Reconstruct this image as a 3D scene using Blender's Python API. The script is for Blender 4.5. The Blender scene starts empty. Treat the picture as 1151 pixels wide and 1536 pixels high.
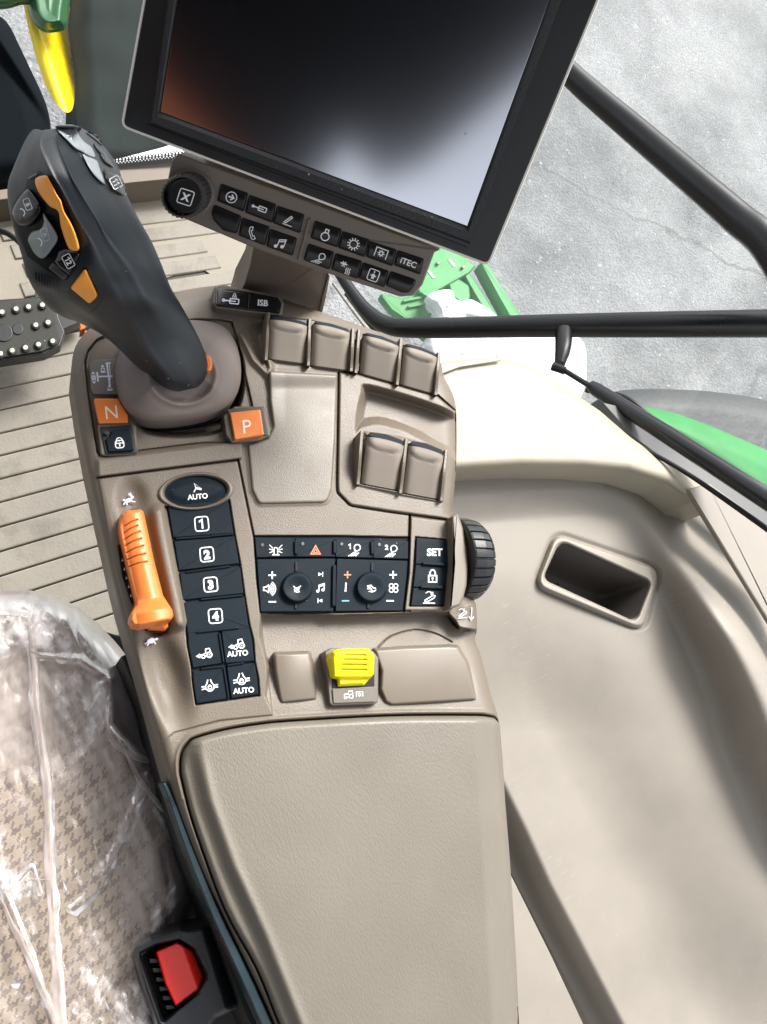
import bpy, math, random
import numpy as np
from mathutils import Vector, Matrix
from mathutils.bvhtree import BVHTree
random.seed(7); rng = np.random.RandomState(11)
sc = bpy.context.scene
COL = sc.collection
# ------------------------------------------------------------ camera
W, H, F = 1151.0, 1536.0, 1183.0            # picture size and focal length in picture pixels
XW = np.array([2065., 722., -1183.]); XW /= np.linalg.norm(XW)      # cab's sideways axis seen from the camera
_g = np.array([-0.421, -0.318, -0.85]); _g -= XW*np.dot(XW, _g); _g /= np.linalg.norm(_g)
ZW = -_g; YW = np.cross(ZW, XW)
R = np.vstack([XW, YW, ZW])                  # camera axes -> world
CAM = np.array([0., 0., 0.51])               # the armrest's top deck is z = 0
cd = bpy.data.cameras.new('camera'); cam = bpy.data.objects.new('camera', cd); COL.objects.link(cam)
m = Matrix(((R[0][0], R[0][1], R[0][2], CAM[0]), (R[1][0], R[1][1], R[1][2], CAM[1]), (R[2][0], R[2][1], R[2][2], CAM[2]), (0, 0, 0, 1)))
cam.matrix_world = m
cd.sensor_fit = 'HORIZONTAL'; cd.sensor_width = 36; cd.lens = F/W*36; cd.clip_start = 0.01; cd.clip_end = 300
sc.camera = cam
# ------------------------------------------------------------ light
SUN_EL, SUN_AZ = math.radians(48), math.radians(62)     # azimuth clockwise from +Y: front right, through the side window
wd = bpy.data.worlds.new('World'); sc.world = wd; wd.use_nodes = True
nt = wd.node_tree; bg = nt.nodes['Background']
sky = nt.nodes.new('ShaderNodeTexSky'); sky.sky_type = 'NISHITA'; sky.sun_disc = False
sky.sun_elevation = SUN_EL; sky.sun_rotation = SUN_AZ; sky.dust_density = 4.0; sky.air_density = 1.0
hs = nt.nodes.new('ShaderNodeHueSaturation'); hs.inputs['Saturation'].default_value = 0.18
nt.links.new(sky.outputs[0], hs.inputs['Color']); nt.links.new(hs.outputs[0], bg.inputs[0]); bg.inputs[1].default_value = 0.15
sl = bpy.data.lights.new('sun', 'SUN'); sl.energy = 1.8; sl.angle = math.radians(20); sl.color = (1, .955, .89)
so = bpy.data.objects.new('sun', sl); COL.objects.link(so)
sd = Vector((math.sin(SUN_AZ)*math.cos(SUN_EL), math.cos(SUN_AZ)*math.cos(SUN_EL), math.sin(SUN_EL)))
so.rotation_euler = (-sd).to_track_quat('-Z', 'Y').to_euler()
sc.view_settings.view_transform = 'Standard'; sc.view_settings.look = 'None'; sc.view_settings.exposure = 1.22; sc.view_settings.gamma = 1
sc.view_settings.use_curve_mapping = False
sc.render.engine = 'CYCLES'
sc.cycles.max_bounces = 8; sc.cycles.transparent_max_bounces = 12; sc.cycles.caustics_reflective = False; sc.cycles.caustics_refractive = False
sc.cycles.use_denoising = True; sc.cycles.sample_clamp_indirect = 6

# ------------------------------------------------------------ surfaces the measured outlines lie on
def rays(px, py):
    px = np.asarray(px, float); py = np.asarray(py, float)
    c = np.stack([(px-W/2)/F, (H/2-py)/F, -np.ones_like(px)], -1)
    return c @ R.T
class Plane:
    def __init__(s, o, n): s.o = np.array(o, float); s.n = np.array(n, float)/np.linalg.norm(n)
    def pt(s, px, py, h=0.0):
        d = rays(px, py)
        t = (np.dot(s.o-CAM, s.n) + np.asarray(h, float))/(d @ s.n)
        return CAM + d*t[..., None]
    def down(s, p, a): return p - s.n*a
def level(z): return Plane((0, 0, z), (0, 0, 1))
def Z3(px, py, z): return level(z).pt(np.array([px]), np.array([py]))[0]
def D3(px, py, depth): return CAM + rays(np.array([px]), np.array([py]))[0]*depth
def plane3(a, b, c):            # plane through three (px,py,depth) points
    A, B, C = D3(*a), D3(*b), D3(*c); n = np.cross(B-A, C-A)
    if np.dot(n, CAM-A) < 0: n = -n
    return Plane(A, n)
class Over:                      # an already built mesh: points where it is seen
    def __init__(s, ob):
        me = ob.data; s.b = BVHTree.FromPolygons([ob.matrix_world @ v.co for v in me.vertices], [tuple(p.vertices) for p in me.polygons])
        s.last = 0.4
    def pt(s, px, py, h=0.0):
        d = rays(px, py); sh = d.shape[:-1]; d = d.reshape(-1, 3); h = np.broadcast_to(np.asarray(h, float), sh).reshape(-1); out = np.zeros_like(d)
        for i in range(len(d)):
            u = d[i]/np.linalg.norm(d[i]); r = s.b.ray_cast(Vector(CAM), Vector(u))
            if r[0] is not None: s.last = r[3]
            out[i] = CAM + u*(s.last - h[i])
        return out.reshape(sh+(3,))
    def down(s, p, a):
        u = p-CAM; return p + u/np.linalg.norm(u, axis=-1)[..., None]*a
# ------------------------------------------------------------ outlines (picture measurements)
def ZC(ox, oy, s): return lambda *pts: [(ox+x/s, oy+y/s) for x, y in pts]
def rnd(pts, r, n=6):            # rounded corners; r a number or a list
    out = []; N = len(pts); rr = r if isinstance(r, (list, tuple)) else [r]*N
    for i in range(N):
        p = np.array(pts[i], float); a = np.array(pts[i-1], float)-p; b = np.array(pts[(i+1) % N], float)-p
        la, lb = np.linalg.norm(a), np.linalg.norm(b); a /= la; b /= lb
        ang = math.acos(max(-1, min(1, float(a@b)))); q = rr[i]
        if q < .05 or ang > 3.05: out.append(tuple(p)); continue
        t = min(q/math.tan(ang/2), la*.48, lb*.48); p0, p1 = p+a*t, p+b*t
        for k in range(n+1):
            u = k/n; out.append(tuple(p0*(1-u)**2+2*p*u*(1-u)+p1*u*u))
    return out
def cr(pts, n=6, closed=True):   # smooth curve through the points
    P = [np.array(p, float) for p in pts]; N = len(P); out = []
    for i in range(N if closed else N-1):
        if closed: a, b, c, d = P[i-1], P[i], P[(i+1) % N], P[(i+2) % N]
        else: a, b, c, d = P[max(i-1, 0)], P[i], P[i+1], P[min(i+2, N-1)]
        for k in range(n):
            t = k/n; out.append(.5*((2*b)+(c-a)*t+(2*a-5*b+4*c-d)*t*t+(3*b-a-3*c+d)*t**3))
    if not closed: out.append(P[-1])
    return [tuple(p) for p in out]
def circ(cx, cy, r, ry=None, rot=0, n=40):
    ry = ry or r; c, s = math.cos(math.radians(rot)), math.sin(math.radians(rot)); o = []
    for k in range(n):
        a = 2*math.pi*k/n; x, y = r*math.cos(a), ry*math.sin(a); o.append((cx+x*c-y*s, cy+x*s+y*c))
    return o
def segd(x, y, ax, ay, bx, by):
    vx, vy = bx-ax, by-ay; L = vx*vx+vy*vy+1e-12
    t = np.clip(((x-ax)*vx+(y-ay)*vy)/L, 0, 1)
    return (x-ax-t*vx)**2+(y-ay-t*vy)**2
def sdf(x, y, poly, margin=None):
    x = np.asarray(x, float); y = np.asarray(y, float); P = np.array(poly)
    if margin is not None:
        sel = (x > P[:, 0].min()-margin) & (x < P[:, 0].max()+margin) & (y > P[:, 1].min()-margin) & (y < P[:, 1].max()+margin)
        out = np.full(x.shape, float(margin)); 
        if sel.any(): out[sel] = np.minimum(sdf(x[sel], y[sel], poly), margin)
        return out
    d2 = np.full(x.shape, 1e12); ins = np.zeros(x.shape, bool)
    for i in range(len(P)):
        ax, ay = P[i-1]; bx, by = P[i]
        d2 = np.minimum(d2, segd(x, y, ax, ay, bx, by))
        if ay != by:
            c = ((ay > y) != (by > y)) & (x < (bx-ax)*(y-ay)/(by-ay)+ax); ins ^= c
    return np.where(ins, -1, 1)*np.sqrt(d2)
def pld(x, y, pts, margin=12):   # distance to an open line
    P = np.array(pts); sel = (x > P[:, 0].min()-margin) & (x < P[:, 0].max()+margin) & (y > P[:, 1].min()-margin) & (y < P[:, 1].max()+margin)
    out = np.full(x.shape, 1e3); d2 = np.full(int(sel.sum()), 1e12)
    for i in range(1, len(P)): d2 = np.minimum(d2, segd(x[sel], y[sel], *P[i-1], *P[i]))
    out[sel] = np.sqrt(d2); return out
def sstep(a, b, v): t = np.clip((v-a)/(b-a), 0, 1); return t*t*(3-2*t)
def groove(d, w=1.5, depth=.003): return -depth*np.exp(-(d/w)**4)
def roundedge(d, w, drop): t = np.clip(1+d/w, 0, 1); return -drop*(1-np.sqrt(np.maximum(0, 1-t*t)))
def vnoise(x, y, s, seed=0):     # smooth value noise
    r = np.random.RandomState(seed).rand(64, 64); u = x/s; v = y/s; i = np.floor(u).astype(int); j = np.floor(v).astype(int); fu = u-i; fv = v-j
    fu = fu*fu*(3-2*fu); fv = fv*fv*(3-2*fv); g = lambda a, b: r[a % 64, b % 64]
    return (g(i, j)*(1-fu)+g(i+1, j)*fu)*(1-fv)+(g(i, j+1)*(1-fu)+g(i+1, j+1)*fu)*fv
# ------------------------------------------------------------ mesh builder
class MB:
    def __init__(s): s.v = []; s.f = []; s.m = []; s.sm = []; s.mats = []; s.n = 0
    def mi(s, mat):
        if mat not in s.mats: s.mats.append(mat)
        return s.mats.index(mat)
    def add(s, v, f, mat, smooth=True):
        k = s.mi(mat); s.v.append(np.asarray(v, float).reshape(-1, 3))
        for q in f: s.f.append(tuple(int(i)+s.n for i in q)); s.m.append(k); s.sm.append(smooth)
        s.n += len(s.v[-1])
    def build(s, name, parent=None):
        V = np.concatenate(s.v); me = bpy.data.meshes.new(name)
        cnt = np.array([len(q) for q in s.f], np.int32); st = np.concatenate([[0], np.cumsum(cnt)[:-1]]).astype(np.int32)
        loops = np.fromiter((i for q in s.f for i in q), np.int32)
        me.vertices.add(len(V)); me.vertices.foreach_set('co', V.astype(np.float32).ravel())
        me.loops.add(len(loops)); me.loops.foreach_set('vertex_index', loops)
        me.polygons.add(len(cnt)); me.polygons.foreach_set('loop_start', st)
        me.polygons.foreach_set('material_index', np.array(s.m, np.int32)); me.polygons.foreach_set('use_smooth', np.array(s.sm, bool))
        for q in s.mats: me.materials.append(q)
        me.update(calc_edges=True); me.validate()
        return link(name, me, parent)
def link(name, me, parent=None):
    o = bpy.data.objects.new(name, me); COL.objects.link(o)
    if parent is not None:
        o.parent = parent
        if parent.type == 'EMPTY': o.matrix_parent_inverse = Matrix.Translation(-Vector(parent.location))
    return o
def thing(name, label, cat, loc=(0, 0, 0), group=None):
    o = bpy.data.objects.new(name, None); COL.objects.link(o); o.location = loc; o.empty_display_size = .02
    o['label'] = label; o['category'] = cat
    if group: o['group'] = group
    return o
def tag(o, label=None, cat=None, group=None, kind=None):
    if label: o['label'] = label
    if cat: o['category'] = cat
    if group: o['group'] = group
    if kind: o['kind'] = kind
    return o
def offs(P, a):                  # move a closed outline inwards by a px (miter)
    P = np.array(P, float); N = len(P)
    area = .5*np.sum(P[:, 0]*np.roll(P[:, 1], -1)-np.roll(P[:, 0], -1)*P[:, 1]); sg = 1 if area > 0 else -1
    e = np.roll(P, -1, 0)-P; e /= np.maximum(np.linalg.norm(e, axis=1), 1e-9)[:, None]
    n = np.stack([-e[:, 1], e[:, 0]], 1)*sg; nn = n+np.roll(n, 1, 0); l = np.maximum((nn**2).sum(1), .6)
    return P+nn*(2/l)[:, None]*a
def dedupe(P):
    o = []
    for p in P:
        if not o or math.hypot(p[0]-o[-1][0], p[1]-o[-1][1]) > .05: o.append(p)
    if math.hypot(o[0][0]-o[-1][0], o[0][1]-o[-1][1]) < .05: o.pop()
    return o
def slab(mb, poly, surf, h1, thick, mat, r=2.0, rh=None, seg=4, cap=True, flare=0):
    """a plate with rounded upper edges: outline poly at height h1, thick below"""
    P = np.array(dedupe(poly)); N = len(P); rh = r*.0005 if rh is None else rh; rings = []
    top0 = surf.pt(P[:, 0], P[:, 1], h1-rh)
    o = offs(P, -flare) if flare else P
    rings.append(surf.down(surf.pt(o[:, 0], o[:, 1], h1-rh), thick-rh)); rings.append(top0)
    for k in range(1, seg+1):
        a = math.pi/2*k/seg; Q = offs(P, r*(1-math.cos(a))); rings.append(surf.pt(Q[:, 0], Q[:, 1], h1-rh+rh*math.sin(a)))
    Q = offs(P, r+.35); rings.append(surf.pt(Q[:, 0], Q[:, 1], h1))
    V = np.concatenate(rings); f = []
    for k in range(len(rings)-1):
        for i in range(N):
            j = (i+1) % N; f.append((k*N+i, k*N+j, (k+1)*N+j, (k+1)*N+i))
    mb.add(V, f, mat, True)
    if cap: mb.add(rings[-1], [tuple(range(N))], mat, False)
    return mb
def plate(name, poly, surf, h1, thick, mat, parent=None, **k):
    mb = MB(); slab(mb, poly, surf, h1, thick, mat, **k); return mb.build(name, parent)
def hf(mb, outline, hfun, surf, res, mat, skirt=0.0, holes=(), skirt_in=0.0, uv=False):
    P = np.array(outline); xs = np.arange(P[:, 0].min()-res*1.3, P[:, 0].max()+res*1.5, res); ys = np.arange(P[:, 1].min()-res*1.3, P[:, 1].max()+res*1.5, res)
    X, Y = np.meshgrid(xs, ys); d = sdf(X, Y, outline)
    for hol in holes: d = np.maximum(d, -sdf(X, Y, hol, margin=30))
    gy, gx = np.gradient(d, res); gl = np.maximum(np.hypot(gx, gy), .5)
    c = np.minimum(np.minimum(d[:-1, :-1], d[1:, :-1]), np.minimum(d[:-1, 1:], d[1:, 1:])) < 0
    cm = (X[:-1, :-1]+res/2, Y[:-1, :-1]+res/2)
    pos = d > 0; X = np.where(pos & (d < 2*res), X-gx/gl*d/gl, X); Y = np.where(pos & (d < 2*res), Y-gy/gl*d/gl, Y)
    idx = np.arange(X.size).reshape(X.shape); q = np.stack([idx[:-1, :-1], idx[:-1, 1:], idx[1:, 1:], idx[1:, :-1]], -1)[c]
    used, inv = np.unique(q, return_inverse=True); q = inv.reshape(-1, 4)
    x = X.ravel()[used]; y = Y.ravel()[used]; dd = np.minimum(d.ravel()[used], 0)
    V = surf.pt(x, y, hfun(x, y, dd)); f = [tuple(a) for a in q.tolist()]
    mb.add(V, f, mat, True)
    if skirt > 0:
        e = np.concatenate([q[:, [0, 1]], q[:, [1, 2]], q[:, [2, 3]], q[:, [3, 0]]]); key = np.sort(e, 1); _, ix, cnt = np.unique(key, axis=0, return_index=True, return_counts=True)
        b = e[ix[cnt == 1]]; bv, bi = np.unique(b, return_inverse=True); bi = bi.reshape(-1, 2); n = len(bv)
        top = V[bv]; bot = surf.down(top, skirt)
        mb.add(np.concatenate([top, bot]), [(int(i), int(j), int(j)+n, int(i)+n) for i, j in bi], mat, True)
    return mb
def sheet(name, outline, hfun, surf, res, mat, parent=None, **k):
    mb = MB(); hf(mb, outline, hfun, surf, res, mat, **k); return mb.build(name, parent)
def tube(mb, pts, rad, mat, n=16, smoothn=0, cap=True):
    P = [np.array(p, float) for p in pts]; rr = rad if isinstance(rad, (list, tuple)) else [rad]*len(P)
    if smoothn:
        Q = cr([tuple(p)+(r,) for p, r in zip(P, rr)], smoothn, False); P = [np.array(q[:3]) for q in Q]; rr = [q[3] for q in Q]
    up = None; V = []; 
    for i, p in enumerate(P):
        t = P[min(i+1, len(P)-1)]-P[max(i-1, 0)]; t /= np.linalg.norm(t)
        if up is None: up = np.cross(t, [0.3, .2, 1.0])
        up = up-t*np.dot(up, t); up /= np.linalg.norm(up); w = np.cross(t, up)
        for k in range(n):
            a = 2*math.pi*k/n; V.append(p+(up*math.cos(a)+w*math.sin(a))*rr[i])
    f = [(i*n+k, i*n+(k+1) % n, (i+1)*n+(k+1) % n, (i+1)*n+k) for i in range(len(P)-1) for k in range(n)]
    mb.add(V, f, mat, True)
    if cap:
        mb.add(V[:n], [tuple(range(n))], mat, False); mb.add(V[-n:], [tuple(range(n))], mat, False)
    return mb
# ------------------------------------------------------------ lettering and symbols, cut from thin ink
_tc = {}
def text2d(s, off=.012):
    k = (s, off)
    if k not in _tc:
        cu = bpy.data.curves.new('t', 'FONT'); cu.body = s; cu.align_x = 'CENTER'; cu.offset = off; cu.resolution_u = 3; cu.fill_mode = 'FRONT'
        o = bpy.data.objects.new('t', cu); COL.objects.link(o); dg = bpy.context.evaluated_depsgraph_get()
        me = bpy.data.meshes.new_from_object(o.evaluated_get(dg)); v = np.array([tuple(a.co)[:2] for a in me.vertices]); f = [tuple(p.vertices) for p in me.polygons]
        bpy.data.objects.remove(o); bpy.data.curves.remove(cu); bpy.data.meshes.remove(me)
        v[:, 0] -= (v[:, 0].min()+v[:, 0].max())/2; v[:, 1] -= (v[:, 1].min()+v[:, 1].max())/2
        v /= .72; v[:, 1] *= -1; _tc[k] = (v, f)
    return _tc[k]
def ribbon(pts, w, closed=False):
    P = [np.array(p, float) for p in pts]; N = len(P); L = []; Rr = []
    for i in range(N):
        a = P[i]-P[i-1] if (i or closed) else P[1]-P[0]; b = P[(i+1) % N]-P[i] if (i < N-1 or closed) else a
        a = a/max(np.linalg.norm(a), 1e-9); b = b/max(np.linalg.norm(b), 1e-9)
        na, nb = np.array([-a[1], a[0]]), np.array([-b[1], b[0]]); n = na+nb; n = n*2/max(n@n, 1.2)
        e = 0
        if not closed and i == 0: e = -b*w*.35
        elif not closed and i == N-1: e = a*w*.35
        L.append(P[i]+n*w/2+e); Rr.append(P[i]-n*w/2+e)
    v = np.array(L+Rr); f = [(i, (i+1) % N, (i+1) % N+N, i+N) for i in range(N if closed else N-1)]
    return v, f
def legend(mb, surf, h, cx, cy, s, rot, prims, mat, dx=0.0):
    """prims in a unit drawing (y down), drawn s px large, turned by rot degrees"""
    c, sn = math.cos(math.radians(rot)), math.sin(math.radians(rot)); lift = 0
    for p in prims:
        k = p[0]; mm = mat
        if k == 'l': v, f = ribbon(p[1], p[2]*1.04, len(p) > 3 and p[3])
        elif k == 'b': v, f = ribbon(rnd([(p[1]-p[3], p[2]-p[4]), (p[1]+p[3], p[2]-p[4]), (p[1]+p[3], p[2]+p[4]), (p[1]-p[3], p[2]+p[4])], p[5], 4), p[6], True)
        elif k == 'c': v, f = ribbon(circ(p[1], p[2], p[3], n=20), p[4], True)
        elif k == 'a':
            n = 10; v, f = ribbon([(p[1]+p[3]*math.cos(math.radians(p[4]+(p[5]-p[4])*i/n)), p[2]+p[3]*math.sin(math.radians(p[4]+(p[5]-p[4])*i/n))) for i in range(n+1)], p[6])
        elif k == 'd': v = np.array(circ(p[1], p[2], p[3], n=16)); f = [tuple(range(16))]
        elif k == 'f': v = np.array(p[1], float); f = [tuple(range(len(v)))]
        elif k == '1': v, f = ribbon([(p[1]-.26*p[3], p[2]-.28*p[3]), (p[1]+.06*p[3], p[2]-.5*p[3]), (p[1]+.06*p[3], p[2]+.5*p[3])], .22*p[3])
        elif k == 't':
            v, f = text2d(p[1], p[5] if len(p) > 5 else .012); v = v*p[4]+np.array([p[2], p[3]])
        v = np.array(v)*s; X = cx+v[:, 0]*c-v[:, 1]*sn; Y = cy+v[:, 0]*sn+v[:, 1]*c
        mb.add(surf.pt(X, Y, h+.00012+lift), f, mm, False); lift += .00001
    return mb
# ------------------------------------------------------------ materials
_mc = {}
def mat(name, col, rough=.5, grain=0, gscale=900, gstretch=(1, 1, 1), var=0, vscale=14, specks=0, metal=0, coat=0, spec=.5, sss=0, trans=0, bdist=.0004):
    if name in _mc: return _mc[name]
    m = bpy.data.materials.new(name); m.use_nodes = True; nt = m.node_tree; b = nt.nodes['Principled BSDF']; _mc[name] = m
    L = nt.links.new; N = nt.nodes.new
    b.inputs['Base Color'].default_value = (*col, 1); b.inputs['Roughness'].default_value = rough; b.inputs['Metallic'].default_value = metal
    b.inputs['Coat Weight'].default_value = coat; b.inputs['Specular IOR Level'].default_value = spec
    if trans: b.inputs['Transmission Weight'].default_value = trans
    tc = N('ShaderNodeTexCoord'); src = tc.outputs['Object']; cur = None
    if var:
        n = N('ShaderNodeTexNoise'); n.inputs['Scale'].default_value = vscale; n.inputs['Detail'].default_value = 6; n.inputs['Roughness'].default_value = .62; L(src, n.inputs['Vector'])
        mr = N('ShaderNodeMapRange'); mr.inputs[1].default_value = .3; mr.inputs[2].default_value = .7; mr.inputs[3].default_value = 1-var; mr.inputs[4].default_value = 1+var; L(n.outputs[0], mr.inputs[0])
        mx = N('ShaderNodeVectorMath'); mx.operation = 'SCALE'; mx.inputs[0].default_value = col; L(mr.outputs[0], mx.inputs['Scale']); cur = mx.outputs[0]
        m2 = N('ShaderNodeMapRange'); m2.inputs[1].default_value = .3; m2.inputs[2].default_value = .7; m2.inputs[3].default_value = max(.02, rough-.08); m2.inputs[4].default_value = min(1, rough+.08); L(n.outputs[0], m2.inputs[0]); L(m2.outputs[0], b.inputs['Roughness'])
    if specks:
        v = N('ShaderNodeTexVoronoi'); v.inputs['Scale'].default_value = 160; L(src, v.inputs['Vector'])
        nn = N('ShaderNodeTexWhiteNoise'); L(v.outputs['Position'], nn.inputs[0])
        th = N('ShaderNodeMath'); th.operation = 'MULTIPLY'; L(nn.outputs[0], th.inputs[0]); th.inputs[1].default_value = specks*1.42
        sq = N('ShaderNodeMath'); sq.operation = 'POWER'; L(th.outputs[0], sq.inputs[0]); sq.inputs[1].default_value = 6
        lt = N('ShaderNodeMath'); lt.operation = 'LESS_THAN'; L(v.outputs['Distance'], lt.inputs[0]); L(sq.outputs[0], lt.inputs[1])
        mc = N('ShaderNodeMix'); mc.data_type = 'RGBA'; L(lt.outputs[0], mc.inputs['Factor'])
        if cur is None: mc.inputs['A'].default_value = (*col, 1)
        else: L(cur, mc.inputs['A'])
        mc.inputs['B'].default_value = (.5, .47, .42, 1); cur = mc.outputs['Result']
    if cur is not None: L(cur, b.inputs['Base Color'])
    if grain:
        mp = N('ShaderNodeMapping'); mp.inputs['Scale'].default_value = gstretch; L(src, mp.inputs['Vector'])
        n = N('ShaderNodeTexNoise'); n.inputs['Scale'].default_value = gscale; n.inputs['Detail'].default_value = 2; L(mp.outputs[0], n.inputs['Vector'])
        bp = N('ShaderNodeBump'); bp.inputs['Strength'].default_value = grain; bp.inputs['Distance'].default_value = bdist; L(n.outputs[0], bp.inputs['Height']); L(bp.outputs[0], b.inputs['Normal'])
    return m
TAUPE = mat('taupe_plastic', (.150, .123, .093), .46, .55, 1000, var=.07, specks=.42)
TAUPED = mat('taupe_gloss_plastic', (.165, .137, .106), .36, .15, 1300, var=.04, specks=.42)
BROWN = mat('brown_plastic', (.12, .092, .075), .45, .3, 1100, var=.05)
BOOT = mat('rubber_boot', (.205, .168, .150), .55, .25, 1300, var=.06, vscale=30)
LEATHER = mat('armrest_skin', (.162, .144, .116), .42, .5, 950, (1, .45, 1), var=.07, vscale=9, bdist=.0005)
PALM = mat('palm_pad_skin', (.158, .136, .107), .40, .3, 1300, (1, .7, 1), var=.06, vscale=25, bdist=.0005)
KEY = mat('dark_key_rubber', (.0065, .013, .0195), .55, spec=.12, grain=.15, gscale=1200, var=.18, vscale=40, specks=.45)
_old = mat('_k', (.013, .021, .028), .5, .15, 1200, var=.18, vscale=40, specks=.45)
GLOSSK = mat('black_gloss_key', (.006, .006, .007), .22, var=.1, specks=.4)
BLACK = mat('black_plastic', (.008, .009, .010), .42, .2, 900, var=.1, specks=.4)
GRIP = mat('soft_grip', (.013, .018, .023), .42, .15, 1500, var=.12, vscale=35, specks=.47)
BEZ = mat('bezel_plastic', (.013, .014, .015), .4, .15, 1400, var=.12, specks=.4)
RIM = mat('beige_rim_lit', (.90, .86, .78), .35)  # rim beige raised towards white for the light the monitor edge catches
INK = mat('white_ink', (.85, .87, .88), .5); INKD = mat('pale_ink', (.62, .66, .74), .5); INKO = mat('orange_ink', (.75, .22, .09), .5); INKB = mat('blue_ink', (.12, .38, .75), .5)
ORANGE = mat('orange_plastic', (.80, .215, .045), .38, .1, 1200, var=.06, specks=.3); ORANGE2 = mat('bright_orange_plastic', (1.0, .40, .05), .35, var=.05); LEVER_LIT = mat('lever_plastic_lit', (.265, .228, .188), .36, .12, 1300, var=.04, specks=.42)  # lever faces: taupe lightened to stand for light falling on their slope
YELLOW = mat('yellow_plastic', (.85, .74, .005), .33, var=.03)
RED = mat('red_button', (.92, .03, .018), .3, var=.05)
GREYB = mat('grey_button', (.24, .28, .28), .35, var=.05); GREYL = mat('light_grey_button', (.33, .37, .40), .3, var=.05)
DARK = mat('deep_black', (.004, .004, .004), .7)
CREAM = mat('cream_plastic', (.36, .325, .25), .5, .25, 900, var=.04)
PANEL = mat('side_trim_plastic', (.262, .236, .200), .48, .2, 900, var=.10, vscale=11, specks=.45)
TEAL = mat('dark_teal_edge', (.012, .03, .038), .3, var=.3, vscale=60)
GREEN = mat('green_paint', (.022, .24, .05), .45, var=.2, vscale=9, spec=.25); DGREEN = mat('dark_green_paint', (.015, .09, .025), .35, var=.1)
RIMY = mat('yellow_wheel_paint', (.85, .62, .01), .3, var=.04)
TYRE = mat('tyre_rubber', (.012, .017, .015), .9, .12, 60, var=.25, vscale=6, spec=.08)
SNOW = mat('snow', (.92, .93, .95), .7, .3, 60, bdist=.005)
METAL = mat('worn_steel', (.35, .34, .30), .4, metal=.6, var=.2, vscale=120)

def scuff(m):                    # faint pale rub marks on the side trim
    nt = m.node_tree; b = nt.nodes['Principled BSDF']; N = nt.nodes.new; L = nt.links.new; src = b.inputs['Base Color'].links[0].from_socket
    tc = N('ShaderNodeTexCoord').outputs['Object']
    def noise(s, st, d=4):
        mp = N('ShaderNodeMapping'); mp.inputs['Scale'].default_value = st; mp.inputs['Rotation'].default_value = (0, 0, .6); L(tc, mp.inputs['Vector']); n = N('ShaderNodeTexNoise'); n.inputs['Scale'].default_value = s; n.inputs['Detail'].default_value = d; L(mp.outputs[0], n.inputs['Vector']); return n.outputs[0]
    def rng_(v, a, b_, c, d_):
        r = N('ShaderNodeMapRange'); r.inputs[1].default_value = a; r.inputs[2].default_value = b_; r.inputs[3].default_value = c; r.inputs[4].default_value = d_; L(v, r.inputs[0]); return r.outputs[0]
    mu = N('ShaderNodeMath'); mu.operation = 'MULTIPLY'; L(rng_(noise(9, (1, 1, 1)), .55, .68, 0, 1), mu.inputs[0]); L(rng_(noise(60, (1, 7, 1), 3), .60, .72, 0, .3), mu.inputs[1])
    mx = N('ShaderNodeMix'); mx.data_type = 'RGBA'; L(mu.outputs[0], mx.inputs['Factor']); L(src, mx.inputs['A']); mx.inputs['B'].default_value = (.5, .47, .42, 1); L(mx.outputs['Result'], b.inputs['Base Color'])
scuff(PANEL)
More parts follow.
